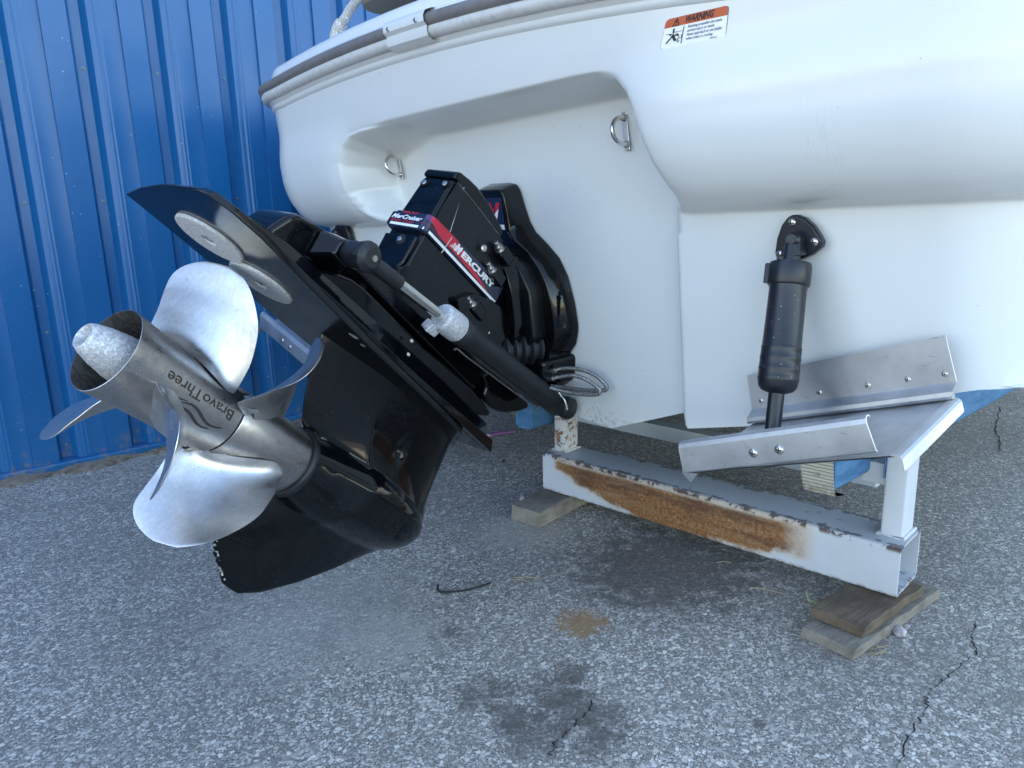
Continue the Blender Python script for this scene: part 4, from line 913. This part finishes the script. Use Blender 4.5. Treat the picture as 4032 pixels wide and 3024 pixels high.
btxt('TWIN PROP', -.027, .5835, .0085, .050, M['red'], 'band_text', shear=.35, bold=.02)
btxt('MerCruiser', -.050, .5690, .0150, .092, M['white'], 'band_text', shear=.35, bold=.03)
btxt('Bravo Three', -.047, .5605, .0098, .070, M['red'], 'band_text', shear=.35, bold=.02)
btxt('M', xs_(-.478), .5795, .0265, .024, M['white'], 'side_lettering', bold=.05, shear=.2)
btxt('ERCURY', xs_(-.506), .5825, .0200, .150, M['white'], 'side_lettering', zs=.085, bold=.05)
for k_ in range(3):
    z0 = .578 + .0045 * k_
    mk('wave_mark', strip(xs_(-.462 - .004 * k_), xs_(-.495 - .004 * k_), lambda s, z0=z0: z0 + .0015 * math.sin((s) * 420) + .06 * (s - xs_(-.462)), lambda s, z0=z0: z0 + .0026 + .0015 * math.sin(s * 420) + .06 * (s - xs_(-.462)), .0012, 16), M['white'], bd, DRIVE, smooth=60, flip=False)
mk('band_seam', tube([bandpt(xs_(-.455), .594, .0002), bandpt(xs_(-.452), .549, .0002)], .0012, 6), M['bolt'], bd, DRIVE)
mk('panel_seam', join(tube([(-.418, hw(0, .705) + .0035, .704), (-.448, hw(0, .6) + .0046, .600)], .0006, 5), tube([(-.394, .0515, .697), (-.50, .052, .704), (-.60, .052, .708), (-.655, .0525, .690)], .0008, 5)), M['bolt'], uh, DRIVE)
# brackets and mounting studs on the starboard side
for (px, py, yy, bx) in ((1459.6, 531, .062, .035), (1416.7, 573, .062, .03), (1014, 648, .062, .04)):
    pass
studs = [((1450 + 1190 / 2.37) / 1.8228, (600 + 835 / 2.37) / 1.8228), ((1450 + 1115 / 2.37) / 1.8228, (600 + 1030 / 2.37) / 1.8228), ((1450 + 925 / 2.37) / 1.8228, (600 + 1350 / 2.37) / 1.8228)]
for i, (px, py) in enumerate(studs):
    p = Vector(dpt(px, py, .066)); base_ = p + Vector((-.026, 0, -.003))
    brk = mk('mounting_lug', box(base_.x - .050, base_.x, .045, .078, base_.z - .016, base_.z + .016), M['black'], uh, DRIVE, bevel=.005, seg=3)
    mk('mounting_stud', lathe([(0, .0125), (.0025, .0125), (.003, .0095), (.004, .0098), (.013, .0098), (.0135, .006), (.026, .006), (.027, .0045)], n=18), M['bolt'], uh, DRIVE @ align(tuple(base_), (1, 0, .08)), smooth=30)
sc_p = dpt((1450 + 1075 / 2.37) / 1.8228, (600 + 895 / 2.37) / 1.8228, .062)
mk('plug_screw', lathe([(0, .008), (.003, .008), (.004, .006)], n=16), M['bolt'], uh, DRIVE @ align(sc_p, (.3, 1, 0)), smooth=30)
low_b = [(-.56, .500), (-.60, .545), (-.665, .572), (-.700, .580), (-.775, .578), (-.80, .52), (-.77, .48), (-.68, .46), (-.60, .47)]
mk('bell_flange', slab(low_b, .05, .070), M['black'], boat, DRIVE, bevel=.004)
mk('bell_housing', slab([(-.655, .700), (-.72, .712), (-.80, .690), (-.90, .66), (-.95, .60), (-.95, .52), (-.88, .47), (-.78, .45), (-.70, .47)], -.05, .044), M['black'], boat, DRIVE, bevel=.015, seg=3)
p = dpt((1700 + 575 / 2.765) / 1.8228, (1100 + 600 / 2.765) / 1.8228, .062)
mk('hose_fitting', lathe([(-.012, .006), (-.012, .008), (.0, .008), (.0, .006), (.012, .006), (.014, .004)], n=14), M['chrome'], uh, DRIVE @ align(p, (-.4, .3, .8)), smooth=30)
p = dpt((1700 + 900 / 2.765) / 1.8228, (1100 + 495 / 2.765) / 1.8228, .03)
mk('pivot_pin', lathe([(-.01, .016), (.006, .016), (.012, .010), (.022, .008)], n=20), M['satin'], boat, DRIVE @ align(p, (.8, .5, .1)), smooth=30)
# aft anchor boss for the trim rams
bo_ = [(lambda p: (p[0], p[2]))(dpt(*zb_(a, b), .055)) for a, b in ((230, 490), (285, 420), (395, 352), (445, 356), (530, 405), (640, 470), (680, 560), (600, 680), (400, 590))]
boss = mk('trim_anchor_boss', slab(bo_, -.045, .055), M['black'], boat, DRIVE, bevel=.012, seg=4, label='black boss carrying the aft trim ram pin')
bx_, bz_ = -.213, .372
Mp = DRIVE @ Matrix.Translation((bx_, 0, bz_))
mk('anchor_neck', loft([[(bx_ + .045, .055, bz_ - .045), (bx_ + .05, .055, bz_ + .012), (bx_ + .01, .055, bz_ + .028), (bx_ - .03, .055, bz_ + .02), (bx_ - .03, .055, bz_ - .045)], [(bx_ + .025, .100, bz_ - .022), (bx_ + .026, .100, bz_ + .010), (bx_ + .004, .100, bz_ + .024), (bx_ - .020, .100, bz_ + .014), (bx_ - .02, .100, bz_ - .022)]]), M['black'], boss, DRIVE, bevel=.008, seg=3)
def ramset(sg):
    S_ = Matrix.Diagonal((1, sg, 1, 1)); 
    def MM(x, y, z): return (x, sg * y, z)
    eye = mk('ram_eye', join(lathe([(.102, .021), (.106, .024), (.120, .0255), (.128, .0252), (.144, .0262)], 'y', 32)), M['rubber'], boss, DRIVE @ S_ @ Matrix.Translation((bx_, 0, bz_)), smooth=40)
    cap = mk('ram_pin_cap', join(lathe([(.1445, .0275), (.147, .0295), (.158, .0295), (.162, .027), (.168, .018), (.1685, .001)], 'y', 12)), M['rubber'], boss, DRIVE @ S_ @ Matrix.Translation((bx_, 0, bz_)), smooth=25)
    mk('pin_end', lathe([(.168, .0065), (.1705, .006)], 'y', 16), M['bolt'], cap, DRIVE @ S_ @ Matrix.Translation((bx_ - .004, 0, bz_ + .002)), smooth=30)
    a = Vector(MM(bx_ - .004, .138, bz_ + .002)); b = Vector(MM(-1.005, .150, .482)); d = (b - a).normalized(); Ln = (b - a).length
    Mr = DRIVE @ align(tuple(a), tuple(d))
    # cylinder body, sleeve, rod
    cyl = mk('trim_cylinder', lathe([(.318, .024), (.318, .0295), (.322, .0315), (.336, .0315), (.338, .0300), (.354, .0300), (.356, .0290), (Ln - .05, .0290), (Ln - .03, .0292), (Ln, .030), (Ln + .012, .028), (Ln + .024, .018), (Ln + .026, .001)], n=36), M['rubber'], boat, Mr, smooth=35, label=('starboard' if sg > 0 else 'port') + ' black hydraulic trim cylinder with chrome rod')
    mk('ram_sleeve', lathe([(.015, .0165), (.106, .0155), (.108, .0135)], n=24), M['rubber'], cyl, Mr, smooth=35)
    mk('ram_rod', lathe([(.107, .0118), (.310, .0118)], n=28), M['chrome'], cyl, Mr, smooth=60)
    # zinc collar: two clamping halves
    zc_ = mk('ram_anode', loft([[(x, y * k, z * k) for y, z in [(.0125 * 0 + .0295 * math.cos(t) * 1.0, .0315 * math.sin(t) * 1.0) for t in np.linspace(0, 2 * PI, 28)[:-1]]] for x, k in ((.252, .78), (.255, .92), (.261, .99), (.306, 1.02), (.316, 1.0), (.317, .9))]), M['zinc'], cyl, Mr, bevel=.0015)
    mk('ram_anode_ear', box(.240, .274, -.013, .013, -.044, -.022), M['zinc'], cyl, Mr @ Matrix.Rotation(.5 * sg, 4, 'X'), bevel=.004, seg=3)
    mk('anode_screw', lathe([(0, .0055), (.003, .005)], n=14), M['bolt'], cyl, Mr @ align((.296, .0, .0), (0, sg * 1, -.2)) @ Matrix.Translation((.0315, 0, 0)), smooth=30)
    mk('forward_pin_cap', join(lathe([(.018, .027), (.034, .0295), (.050, .0295), (.054, .027), (.060, .014), (.0605, .001)], 'y', 12)), M['rubber'], cyl, DRIVE @ S_ @ Matrix.Translation((-1.005, .146, .482)), smooth=25)
    if sg > 0: mk('pin_bracket', join(lathe([(.0, .020), (.012, .020), (.016, .012)], 'y', 20)), M['bolt'], cyl, DRIVE @ Matrix.Translation((-1.035, .165, .478)), smooth=30)
    # hydraulic pipe clipped below the cylinder
    pipe = [(.345, 0, -.034), (.355, 0, -.028), (.40, 0, -.030), (.60, 0, -.031), (.72, 0, -.031), (.735, 0, -.028)]
    mk('hydraulic_pipe', tube(spline([(x, .010 * sg, z - .006) for x, _, z in pipe], 6), .0026, 8), M['bolt'], cyl, Mr, smooth=50)
    web = [(.36, -.024), (Ln - .05, -.024), (Ln - .09, -.035), (.42, -.035)]
    mk('cylinder_web', slab(web, -.006, .006), M['rubber'], cyl, Mr, bevel=.002)
ramset(1); ramset(-1)
# skirt below the cylinder (lower gimbal ring arm)
z3 = lambda a, b: ((1700 + a / 2.765) / 1.8228, (1100 + b / 2.765) / 1.8228)
sk = [dpt(*z3(a, b), y=.07) for a, b in ((590, 1340), (570, 1270), (600, 1180), (560, 1050), (640, 1000), (900, 1180), (1060, 1340), (1060, 1405), (960, 1445), (850, 1460), (740, 1445), (660, 1405))]
mk('ring_arm', slab([(p[0], p[2]) for p in sk], .00, .07), M['black'], boat, DRIVE, bevel=.008, seg=3)

# hydraulic hoses and fittings on the starboard side
def hose(pix, a0, a1, r=.0052, name='braided_hose'):
    P = []
    for i, (a, b) in enumerate(pix):
        t = i / (len(pix) - 1); aa = a0 * (1 - abs(2 * t - 1)) * 0 + (a0 + (a1 - a0) * math.sin(PI * t)); P.append(bpt(*z3(a, b), aa))
    return mk(name, tube(spline(P, 8), r, 14), M['braid'], boat, BOAT, smooth=60)
hose([(1330, 990), (1430, 970), (1560, 972), (1700, 1005), (1810, 1065), (1880, 1130), (1905, 1170), (1890, 1205), (1800, 1212), (1600, 1200), (1420, 1175), (1300, 1160)], .075, .035)
hose([(1310, 1082), (1400, 1060), (1520, 1045), (1630, 1068), (1730, 1120), (1810, 1180), (1830, 1220), (1800, 1250), (1680, 1255), (1520, 1235), (1380, 1205), (1290, 1180)], .10, .065)
for pts3 in ([(1160, 1110), (1180, 1060), (1230, 1020), (1262, 1010)], [(1150, 1115), (1190, 1108), (1215, 1100)]):
    mk('steel_pipe', tube(spline([bpt(*z3(a, b), .09) for a, b in pts3], 6), .003, 8), M['chrome'], boat, BOAT, smooth=50)
for a, b, a2, b2 in ((1258, 1013, 1345, 992), (1215, 1100, 1320, 1080)):
    mk('hose_ferrule', tube([bpt(*z3(a, b), .088), bpt(*z3((a + a2) / 2, (b + b2) / 2), .086), bpt(*z3(a2, b2), .082)], [.0058, .0066, .0066], 12), M['bolt'], boat, BOAT, smooth=40)
mk('pipe_manifold', box(-.168, -.125, .06, .10, .425, .452), M['satin'], boat, BOAT, bevel=.004)
mk('ground_wire', tube(spline([bpt(*z3(a, b), .10) for a, b in ((1385, 1230), (1410, 1270), (1445, 1310), (1465, 1370), (1475, 1420))], 6), .002, 6), M['bolt'], boat, BOAT, smooth=50)

# ------------------------------------------------------------------ propellers
def hubmesh(prof, inner=None):
    return lathe(prof, 'x', 72, False)
def blade(phi0, hand, P, rh=.069, thick=.0032, xmax=None):
    # pitch law, aft and forward chord, tip offset, rake, tip radius, centre: read off the photographed outlines
    law, ea, ef, dtip, rk, R, xc = P[0:4], P[4:8], P[8:12], P[12], [0] + P[13:16], P[16], P[17]
    nr, ns = 34, 27; T = np.linspace(0, 1, nr); kn = [0, .33, .62, .85]; k2 = [0, .35, .65, 1]
    def sm(x, y):
        fine = np.linspace(-.3, 1.3, 161); v = np.interp(fine, x, y); kk = np.exp(-np.linspace(-1.6, 1.6, 25) ** 2); kk /= kk.sum()
        vv = np.convolve(np.pad(v, 12, 'edge'), kk, 'valid'); return np.interp(T, fine, vv)
    A0, F0, LW, RK_ = sm(kn, ea), sm(kn, ef), sm(k2, law), sm(k2, rk)
    K = np.sqrt(np.clip(1 - (np.clip(T - .62, 0, 1) / .38) ** 2.2, 0, 1)); A0 = np.where(T > .62, dtip + (A0 - dtip) * K, A0); F0 = np.where(T > .62, dtip + (F0 - dtip) * K, F0)
    def F(s, t_):
        i = int(round(t_ * (nr - 1))); r = rh - .003 + (R - rh + .003) * (1 - (1 - t_) ** 1.25); tt = (r - rh) / (R - rh)
        a_, f_, lw, rk_ = (float(np.interp(tt, T, q_)) for q_ in (A0, F0, LW, RK_))
        d = f_ + (a_ - f_) * s; tb = math.atan(lw); x = xc + d * math.sin(tb) + rk_
        if xmax is not None: x = min(x, xmax + max(0, r - rh) * 3.0)
        ph = phi0 - hand * d * math.cos(tb) / max(r, rh)
        return (x, r * math.sin(ph), r * math.cos(ph))
    v, f = grid(F, ns, nr); n0 = len(v); V_ = np.array(v).reshape(nr, ns, 3)
    du = np.gradient(V_, axis=1); dv = np.gradient(V_, axis=0); N_ = np.cross(du, dv); N_ /= np.linalg.norm(N_, axis=2, keepdims=True) + 1e-12
    rr = np.linspace(0, 1, nr)[:, None]; ss = np.linspace(-1, 1, ns)[None, :]
    th = (thick * (1 - .72 * rr) + .007 * np.exp(-rr * 9)) * np.clip(1 - np.abs(ss) ** 3, 0, 1) * np.where(rr > .985, .3, 1) + .0006
    th = th + .016 * np.exp(-rr * 26) * (1 - ss ** 4)
    A_, B_ = V_ + N_ * th[..., None], V_ - N_ * th[..., None]
    v = A_.reshape(-1, 3).tolist() + B_.reshape(-1, 3).tolist(); f2 = f + [tuple(reversed([i + n0 for i in q_])) for q_ in f]
    for i in range(ns - 1): a = (nr - 1) * ns + i; f2.append((a, n0 + a, n0 + a + 1, a + 1))
    for j in range(nr - 1):
        a = j * ns; f2.append((a, n0 + a, n0 + a + ns, a + ns)); b = a + ns - 1; f2.append((b, b + ns, n0 + b + ns, n0 + b))
    return v, f2
RR = [(-.238, .0655), (-.239, .0690), (-.20, .0692), (-.12, .0695), (-.06, .0712), (-.02, .0738), (-.003, .0752), (0, .0752), (.0005, .0738), (-.003, .0722), (-.05, .0695), (-.16, .066), (-.17, .02)]
rp = mk('rear_propeller', hubmesh(RR[:9]), M['steel'], boat, DRIVE, smooth=50, label='rear stainless three-blade propeller with flared hub')
mk('exhaust_bore', lathe(RR[8:], 'x', 72, False), M['inner'], rp, DRIVE, smooth=50)
PR = [1.5669, 1.0415, .6624, .4817, .0729, .0838, .0959, .1035, -.1042, -.0994, -.091, -.0761, .0035, .0001, .0077, .0278, .233, -.1222]
for p0 in (-.1, 128.7, 234.8):
    mk('blade', blade(math.radians(p0), 1, PR), M['blade'], rp, DRIVE, smooth=40)
co = [(-.16, .044), (-.06, .0425), (-.02, .039), (.012, .033), (.034, .0265), (.042, .0225), (.0435, .0195), (.040, .0165), (.030, .014), (.029, .001)]
cn = mk('hub_cone_anode', lathe(co, 'x', 48, False), M['zinc'], rp, DRIVE, smooth=40, label='pitted zinc cone inside the rear hub')
FRp = [(-.432, .060), (-.434, .0695), (-.425, .0705), (-.36, .0702), (-.246, .0692), (-.2435, .0680), (-.2425, .064)]
fp_ = mk('front_propeller', hubmesh(FRp), M['steel'], boat, DRIVE, smooth=50, label='front stainless counter-rotating propeller')
mk('seal_ring', lathe([(-.450, .070), (-.449, .0765), (-.442, .078), (-.437, .0765), (-.4345, .074), (-.434, .060)], 'x', 72, False), M['rubber'], fp_, DRIVE, smooth=40)
PF = [1.8128, 1.0494, .7244, .3304, .0834, .0917, .1022, .1145, -.12, -.1156, -.1096, -.1026, -.0002, .0069, .0185, .0361, .2435, -.2809]
for p0 in (155.6, 275.6, 35.6):
    mk('blade', blade(math.radians(p0), -1, PF, xmax=-.2465), M['blade'], fp_, DRIVE, smooth=40)
# engraving on the hub
def hubr(x): return float(np.interp(x, [-.24, -.12, -.06, 0], [.0690, .0695, .0712, .0752]))
def oncyl(x, ang, o=.0006): r = hubr(x) + o; return (x, r * math.sin(ang), r * math.cos(ang))
PH0 = math.radians(73)
v, f = _font('BravoThree', .027, bold=.0003); wv = max(p[0] for p in v); kx = .152 / wv
mk('engraved_name', ([oncyl(-.222 + x * kx, PH0 + y / .070) for x, y in v], f), M['engrave'], rp, DRIVE, smooth=0, flip=False)
def cstrip(P, w):
    vs = [];
    for i, (x, a) in enumerate(P):
        dx, da = (P[min(i + 1, len(P) - 1)][0] - P[max(i - 1, 0)][0]), (P[min(i + 1, len(P) - 1)][1] - P[max(i - 1, 0)][1]); L_ = math.hypot(dx, da) + 1e-9; ww = w * (.35 + .65 * math.sin(PI * i / (len(P) - 1)))
        vs += [oncyl(x - da / L_ * ww, PH0 + (a + dx / L_ * ww) / .07, .0006), oncyl(x + da / L_ * ww, PH0 + (a - dx / L_ * ww) / .07, .0006)]
    return vs, [(2 * i, 2 * i + 1, 2 * i + 3, 2 * i + 2) for i in range(len(P) - 1)]
w1 = [(-.215 + .095 * t, .036 + .007 * math.sin(t * 6.0)) for t in np.linspace(0, 1, 20)]; w2 = [(-.195 + .085 * t, .047 + .006 * math.sin(t * 6.0 + .4)) for t in np.linspace(0, 1, 20)]
mk('engraved_wave', join(cstrip(w1, .0028), cstrip(w2, .0026), cstrip([(-.128, .027), (-.112, .031), (-.095, .031), (-.07, .031)], .0016)), M['engrave'], rp, DRIVE, smooth=0, flip=False)
v, f = _font('61120', .011, bold=.0004)
def onf(x, ang): r = .0711; return (x, r * math.sin(ang), r * math.cos(ang))
mk('stamped_number', ([onf(-.418 + y * .9, math.radians(118) - x / .071) for x, y in v], f), M['bolt'], fp_, DRIVE, smooth=0, flip=False)

# ------------------------------------------------------------------ trailer
trl_o = thing('boat_trailer', 'white painted steel boat trailer with rusty crossbeam propped on boards', 'trailer', tuple(T0))
def roundrect(w, h, r, n=5):
    out = []
    for cx_, cy_, a0_ in ((w - r, h - r, 0), (r, h - r, 90), (r, r, 180), (w - r, r, 270)):
        out += [(cx_ + r * math.cos(math.radians(a0_ + t)), cy_ + r * math.sin(math.radians(a0_ + t))) for t in np.linspace(0, 90, n)]
    return out
def tubebeam(x0, x1, y0, z0, w, h, t=.0055, r=.008):
    o_, i_ = roundrect(w, h, r), roundrect(w - 2 * t, h - 2 * t, r * .5)
    L = [[(x0, y0 + a, z0 + b) for a, b in o_], [(x1, y0 + a, z0 + b) for a, b in o_], [(x1, y0 + t + a, z0 + t + b) for a, b in i_], [(x0, y0 + t + a, z0 + t + b) for a, b in i_], [(x0, y0 + a, z0 + b) for a, b in o_]]
    return loft(L, False)
mk('crossbeam', tubebeam(-.012, 1.015, .0, .050, .138, .118), M['beam'], trl_o, TRAIL, smooth=40, merge=True, label='hollow white crossbeam with a long rust patch')
def prism(x0, x1, y0, y1, z0, z1, r=.006):
    P = roundrect(x1 - x0, y1 - y0, r); return loft([[(x0 + a, y0 + b, z) for a, b in P] for z in (z0, z1)])
mk('bunk_post', prism(-.004, .040, .045, .110, .166, .40), M['rustpost'], trl_o, TRAIL, smooth=40, label='rusty short bunk post at the port end of the beam')
mk('bunk_post', prism(.955, 1.003, .048, .122, .166, .43), M['post'], trl_o, TRAIL, smooth=40, label='white bunk post at the starboard end of the beam')
mk('weld_bead', tube([(.952, .046, .170), (1.005, .046, .170), (1.006, .124, .170), (.952, .124, .170)], .005, 6, closed=True), M['post'], trl_o, TRAIL, smooth=60)
mk('weld_bead', tube([(-.007, .043, .170), (.043, .043, .170), (.043, .112, .170), (-.007, .112, .170)], .004, 6, closed=True), M['rustpost'], trl_o, TRAIL, smooth=60)
mk('rear_crossbeam', prism(-.6, .80, .50, .55, .105, .155), M['bar'], trl_o, TRAIL, smooth=40)
mk('frame_bar', prism(-.6, .70, 1.25, 1.30, .12, .20), M['bar'], trl_o, TRAIL, smooth=40)
mk('post_bolt', join(hexnut(.010, .012), lathe([(-.0, .014), (.003, .014)], n=18), lathe([(.01, .005), (.022, .005)], n=12)), M['bolt'], trl_o, TRAIL @ align((1.003, .085, .375), (1, 0, 0)), smooth=30)
def bunk(x0, x1, y0, z0, z1, yaw):
    P = [(x0, z1), (x1, z1), (x1, z0 + .012), (x1 - .008, z0 + .002), (x1 - .02, z0), (x0 + .012, z0), (x0, z0 + .012)]
    s_ = math.tan(math.radians(yaw)); L = [[(x + s_ * d, y0 + d, z) for x, z in P] for d in (0, .3, .8, 1.6, 2.4)]
    return loft(L)
bn = mk('bunk', bunk(.836, .905, -.105, .298, .437, 4.8), M['bunk'], trl_o, TRAIL, bevel=.004, label='blue carpeted starboard bunk')
def strapm(x0, x1, y, z0, z1):
    def F(a, b):
        x = x0 + (x1 - x0) * a; t = b
        z = z1 - (z1 - z0) * min(1, t / .85); yy = y - .004
        if t > .85: z = z0 - .003 + .0 * t; yy = y - .004 + (t - .85) / .15 * .03; x = x + .012 * (t - .85) / .15
        return (x + .010 * min(1, t / .85) ** 3, yy, z)
    v, f = grid(F, 8, 24); n0 = len(v); return v + [(x, y_ + .003, z) for x, y_, z in v], f + [tuple(reversed([i + n0 for i in q_])) for q_ in f]
mk('bunk_strap', strapm(.830, .898, -.105, .296, .44), M['strap'], bn, TRAIL, smooth=60, label='off white ribbed webbing over the bunk end')
mk('staple', lathe([(0, .0055), (.003, .005)], n=12), M['bolt'], bn, TRAIL @ align((.868, -.109, .335), (0, -1, 0)), smooth=30)
mk('bunk', bunk(-.105, -.035, -.02, .238, .36, 2.6), M['bunk'], trl_o, TRAIL, bevel=.004, label='blue carpeted port bunk')
mk('bunk_bracket', box(.900, .956, .06, .11, .28, .33), M['bar'], trl_o, TRAIL, bevel=.003)
mk('blue_overspray', box(.9515, .9545, .049, .085, .30, .36), M['bunk'], trl_o, TRAIL, bevel=.001)

# ------------------------------------------------------------------ boards under the trailer
def board(x0, x1, y0, y1, z0, z1, deg, px, py, mt, name, lab, skewl=0.):
    rg_ = random.Random(hash(name) % 1000 + int(z0 * 1000)); w, l, h = x1 - x0, y1 - y0, z1 - z0
    nx, ny = 5, 14; top, bot = [], []
    def F(a, b): return (a * w + skewl * (1 - b), b * l, 0)
    v, f = [], []
    for lev, z in ((0, 0), (1, h)):
        for j in range(ny):
            for i in range(nx):
                x, y, _ = F(i / (nx - 1), j / (ny - 1)); e = (i in (0, nx - 1)) or (j in (0, ny - 1))
                v.append((x + (rg_.gauss(0, .0012) if e else 0), y + (rg_.gauss(0, .0012) if e else 0), z + (rg_.gauss(0, .0008) if lev else 0)))
    n0 = nx * ny
    for j in range(ny - 1):
        for i in range(nx - 1): a = j * nx + i; f += [(a, a + nx, a + nx + 1, a + 1), (n0 + a, n0 + a + 1, n0 + a + nx + 1, n0 + a + nx)]
    for i in range(nx - 1): f += [(i, i + 1, n0 + i + 1, n0 + i)]; a = (ny - 1) * nx + i; f += [(a, n0 + a, n0 + a + 1, a + 1)]
    for j in range(ny - 1): a = j * nx; f += [(a, n0 + a, n0 + a + nx, a + nx)]; a += nx - 1; f += [(a, a + nx, n0 + a + nx, n0 + a)]
    Mx = TRAIL @ Matrix.Translation((x0, y0, z0 + .0005)) @ Matrix.Rotation(math.radians(deg), 4, 'Z')
    o = mk(name, (v, f), mt, None, Mx, bevel=.0025); return tag(o, lab, 'board', 'boards under the trailer beam')
board(-.006, .100, -.150, .26, 0, .048, 3, 0, 0, M['wood_grey'], 'wooden_board', 'weathered grey board under the far rusty end of the trailer beam')
board(.892, 1.010, -.200, .180, 0, .0245, -8, 0, 0, M['wood_grey'], 'wooden_board', 'lower pale grey board of the pair under the near beam end')
board(.890, 1.006, -.150, .118, .0255, .049, -8, 0, 0, M['wood_brown'], 'wooden_board', 'upper dark brown board of the pair under the near beam end')

# ------------------------------------------------------------------ small things on the ground
def pebble(name, x, y, r, lab_, mt=None, h=.7):
    bm = bmesh.new(); bmesh.ops.create_icosphere(bm, subdivisions=2, radius=r); rg_ = random.Random(int((x + y) * 1e4))
    for v_ in bm.verts:
        k = 1 + rg_.uniform(-.18, .18); v_.co *= k; v_.co.z *= h
    me = bpy.data.meshes.new(name); bm.to_mesh(me); bm.free(); me.materials.append(mt or M['stone']); o = bpy.data.objects.new(name, me); put(o, None, Matrix.Translation((x, y, r * h * .8)))
    return tag(o, lab_, 'stone')
x, y, _ = gp(1944, 1371); pebble('stone', x, y, .014, 'pale pinkish stone beside the stacked boards')
x, y, _ = gp(1129, 1083, .0); pebble('stone', x, y, .010, 'small whitish stone behind the far board', h=1.2)
x, y, _ = gp(1275, 1096); pebble('stone', x, y, .007, 'tiny tan stone under the beam beside the far board', M['dirt'])
x, y, _ = gp(1088, 998); pebble('stone', x, y, .007, 'small reddish pebble left of the beam', M['rust'])
P = [gp(946, 1268), gp(950, 1281), gp(980, 1281), gp(1020, 1275), gp(1060, 1262)]; P = [(a, b, .004) for a, b, _ in P]
P[0] = (P[0][0], P[0][1], .006)
tag(mk('bent_wire', tube(spline(P, 6), .0026, 8), M['twig'], None, Matrix.Identity(4), smooth=50), 'dark bent wire lying on the asphalt in front of the beam', 'wire')
def straws(name, segs, lab_, r=.0012):
    vs = [tube([(*gp(a, b)[:2], .003), (*gp((a + c) / 2, (b + d) / 2)[:2], .006), (*gp(c, d)[:2], .003)], r, 5) for a, b, c, d in segs]
    return tag(mk(name, join(*vs), M['straw'], None, Matrix.Identity(4), smooth=50), lab_, 'straw')
straws('straw', [(1110, 1250, 1172, 1252)], 'short straw lying flat near the bent wire'); straws('straw', [(1112, 1254, 1150, 1262)], 'forked bit of straw just below the short straw')
straws('straw', [(1620, 1271, 1700, 1287)], 'single long straw on the dark asphalt under the beam', .0014)
straws('straw', [(1545, 1218, 1580, 1217)], 'thin pale straw near the middle of the beam')
o = straws('dry_grass', [(1895 + random.uniform(-22, 22), 1408 + random.uniform(-12, 12), 1895 + random.uniform(-30, 30), 1408 + random.uniform(-14, 14)) for _ in range(16)], 'tuft of dry grass at the corner of the lower board', .0008); o['kind'] = 'stuff'; o['category'] = 'grass'
o = straws('leaf_litter', [(1160 + random.uniform(-60, 60), 888 + random.uniform(-12, 12), 1160 + random.uniform(-66, 66), 888 + random.uniform(-14, 14)) for _ in range(40)], 'dry brown litter behind the drive near the wall', .004); o['kind'] = 'stuff'; o['category'] = 'litter'
P = [(*gp(1741, 1297)[:2], .022), (*gp(1746, 1308)[:2], .014), (*gp(1758, 1309)[:2], .010), (*gp(1762, 1318)[:2], .012)]
tag(mk('plastic_scrap', tube(spline(P, 5), .0035, 8), M['leaf'], None, Matrix.Identity(4), smooth=50), 'pale green curled scrap beside the brown board', 'scrap')
pa, pb_ = gp(1037, 948), gp(1113, 936)
tb = thing('plastic_stick', 'purple plastic stick with a pink end lying by the wall', 'stick', pa)
mk('shaft', tube([(pa[0] + .03, pa[1] + .012, .008), ((pa[0] + pb_[0]) / 2, (pa[1] + pb_[1]) / 2, .010), (pb_[0], pb_[1], .008)], [.006, .008, .006], 8), M['purple'], tb, Matrix.Identity(4), smooth=50)
mk('tip', tube([(pa[0], pa[1], .009), (pa[0] + .04, pa[1] + .016, .009)], [.009, .007], 8), M['pink'], tb, Matrix.Identity(4), smooth=50)

# ------------------------------------------------------------------ things on the deck
P = [bpv(px, py, aa) for px, py, aa in ((727, 92, .06), (726, 78, .06), (733, 58, .055), (746, 38, .05), (758, 18, .045), (780, -8, .04), (800, -30, .03))]
rp_ = spline(P, 8); tag(mk('mooring_rope', tube(rp_, [.020 if i < 20 else .0145 for i in range(len(rp_))], 14), M['rope'], None, BOAT, smooth=60), 'frayed white braided rope rising from the boat deck', 'rope')
def cushion():
    c = bpv(905, -18, -.05)
    return c
c = cushion(); cu_ = thing('deck_cushion', 'tan and white striped cushion on the boat deck at the top edge', 'cushion', tuple(BOAT @ Vector(c)))
for nm, z0, z1, k, mt in (('base', -.035, .010, .985, M['vinyl_tan']), ('piping', .010, .017, 1.0, M['vinyl_white']), ('stripe', .017, .027, .99, M['vinyl_grey']), ('upper_piping', .027, .034, 1.0, M['vinyl_white']), ('top', .034, .10, .97, M['vinyl_white'])):
    Pq = [(c[0] + (a - .20) * k + .02, c[1] + (b - .22) * k, 0) for a, b in roundrect(.62, .36, .12, 8)]
    mk(nm, loft([[(x, y, c[2] + z) for x, y, _ in Pq] for z in (z0, z1)]), mt, cu_, BOAT, bevel=.004)
c = bpv(768, 62, .02)
mk('deck_fitting', xf(lathe([(0, .05), (.012, .048), (.018, .03), (.02, .001)], 'z', 28, False), Matrix.Diagonal((1.3, .8, 1, 1))), M['deck'], boat, BOAT @ Matrix.Translation((c[0], c[1] - .05, c[2] - .010)), smooth=40)
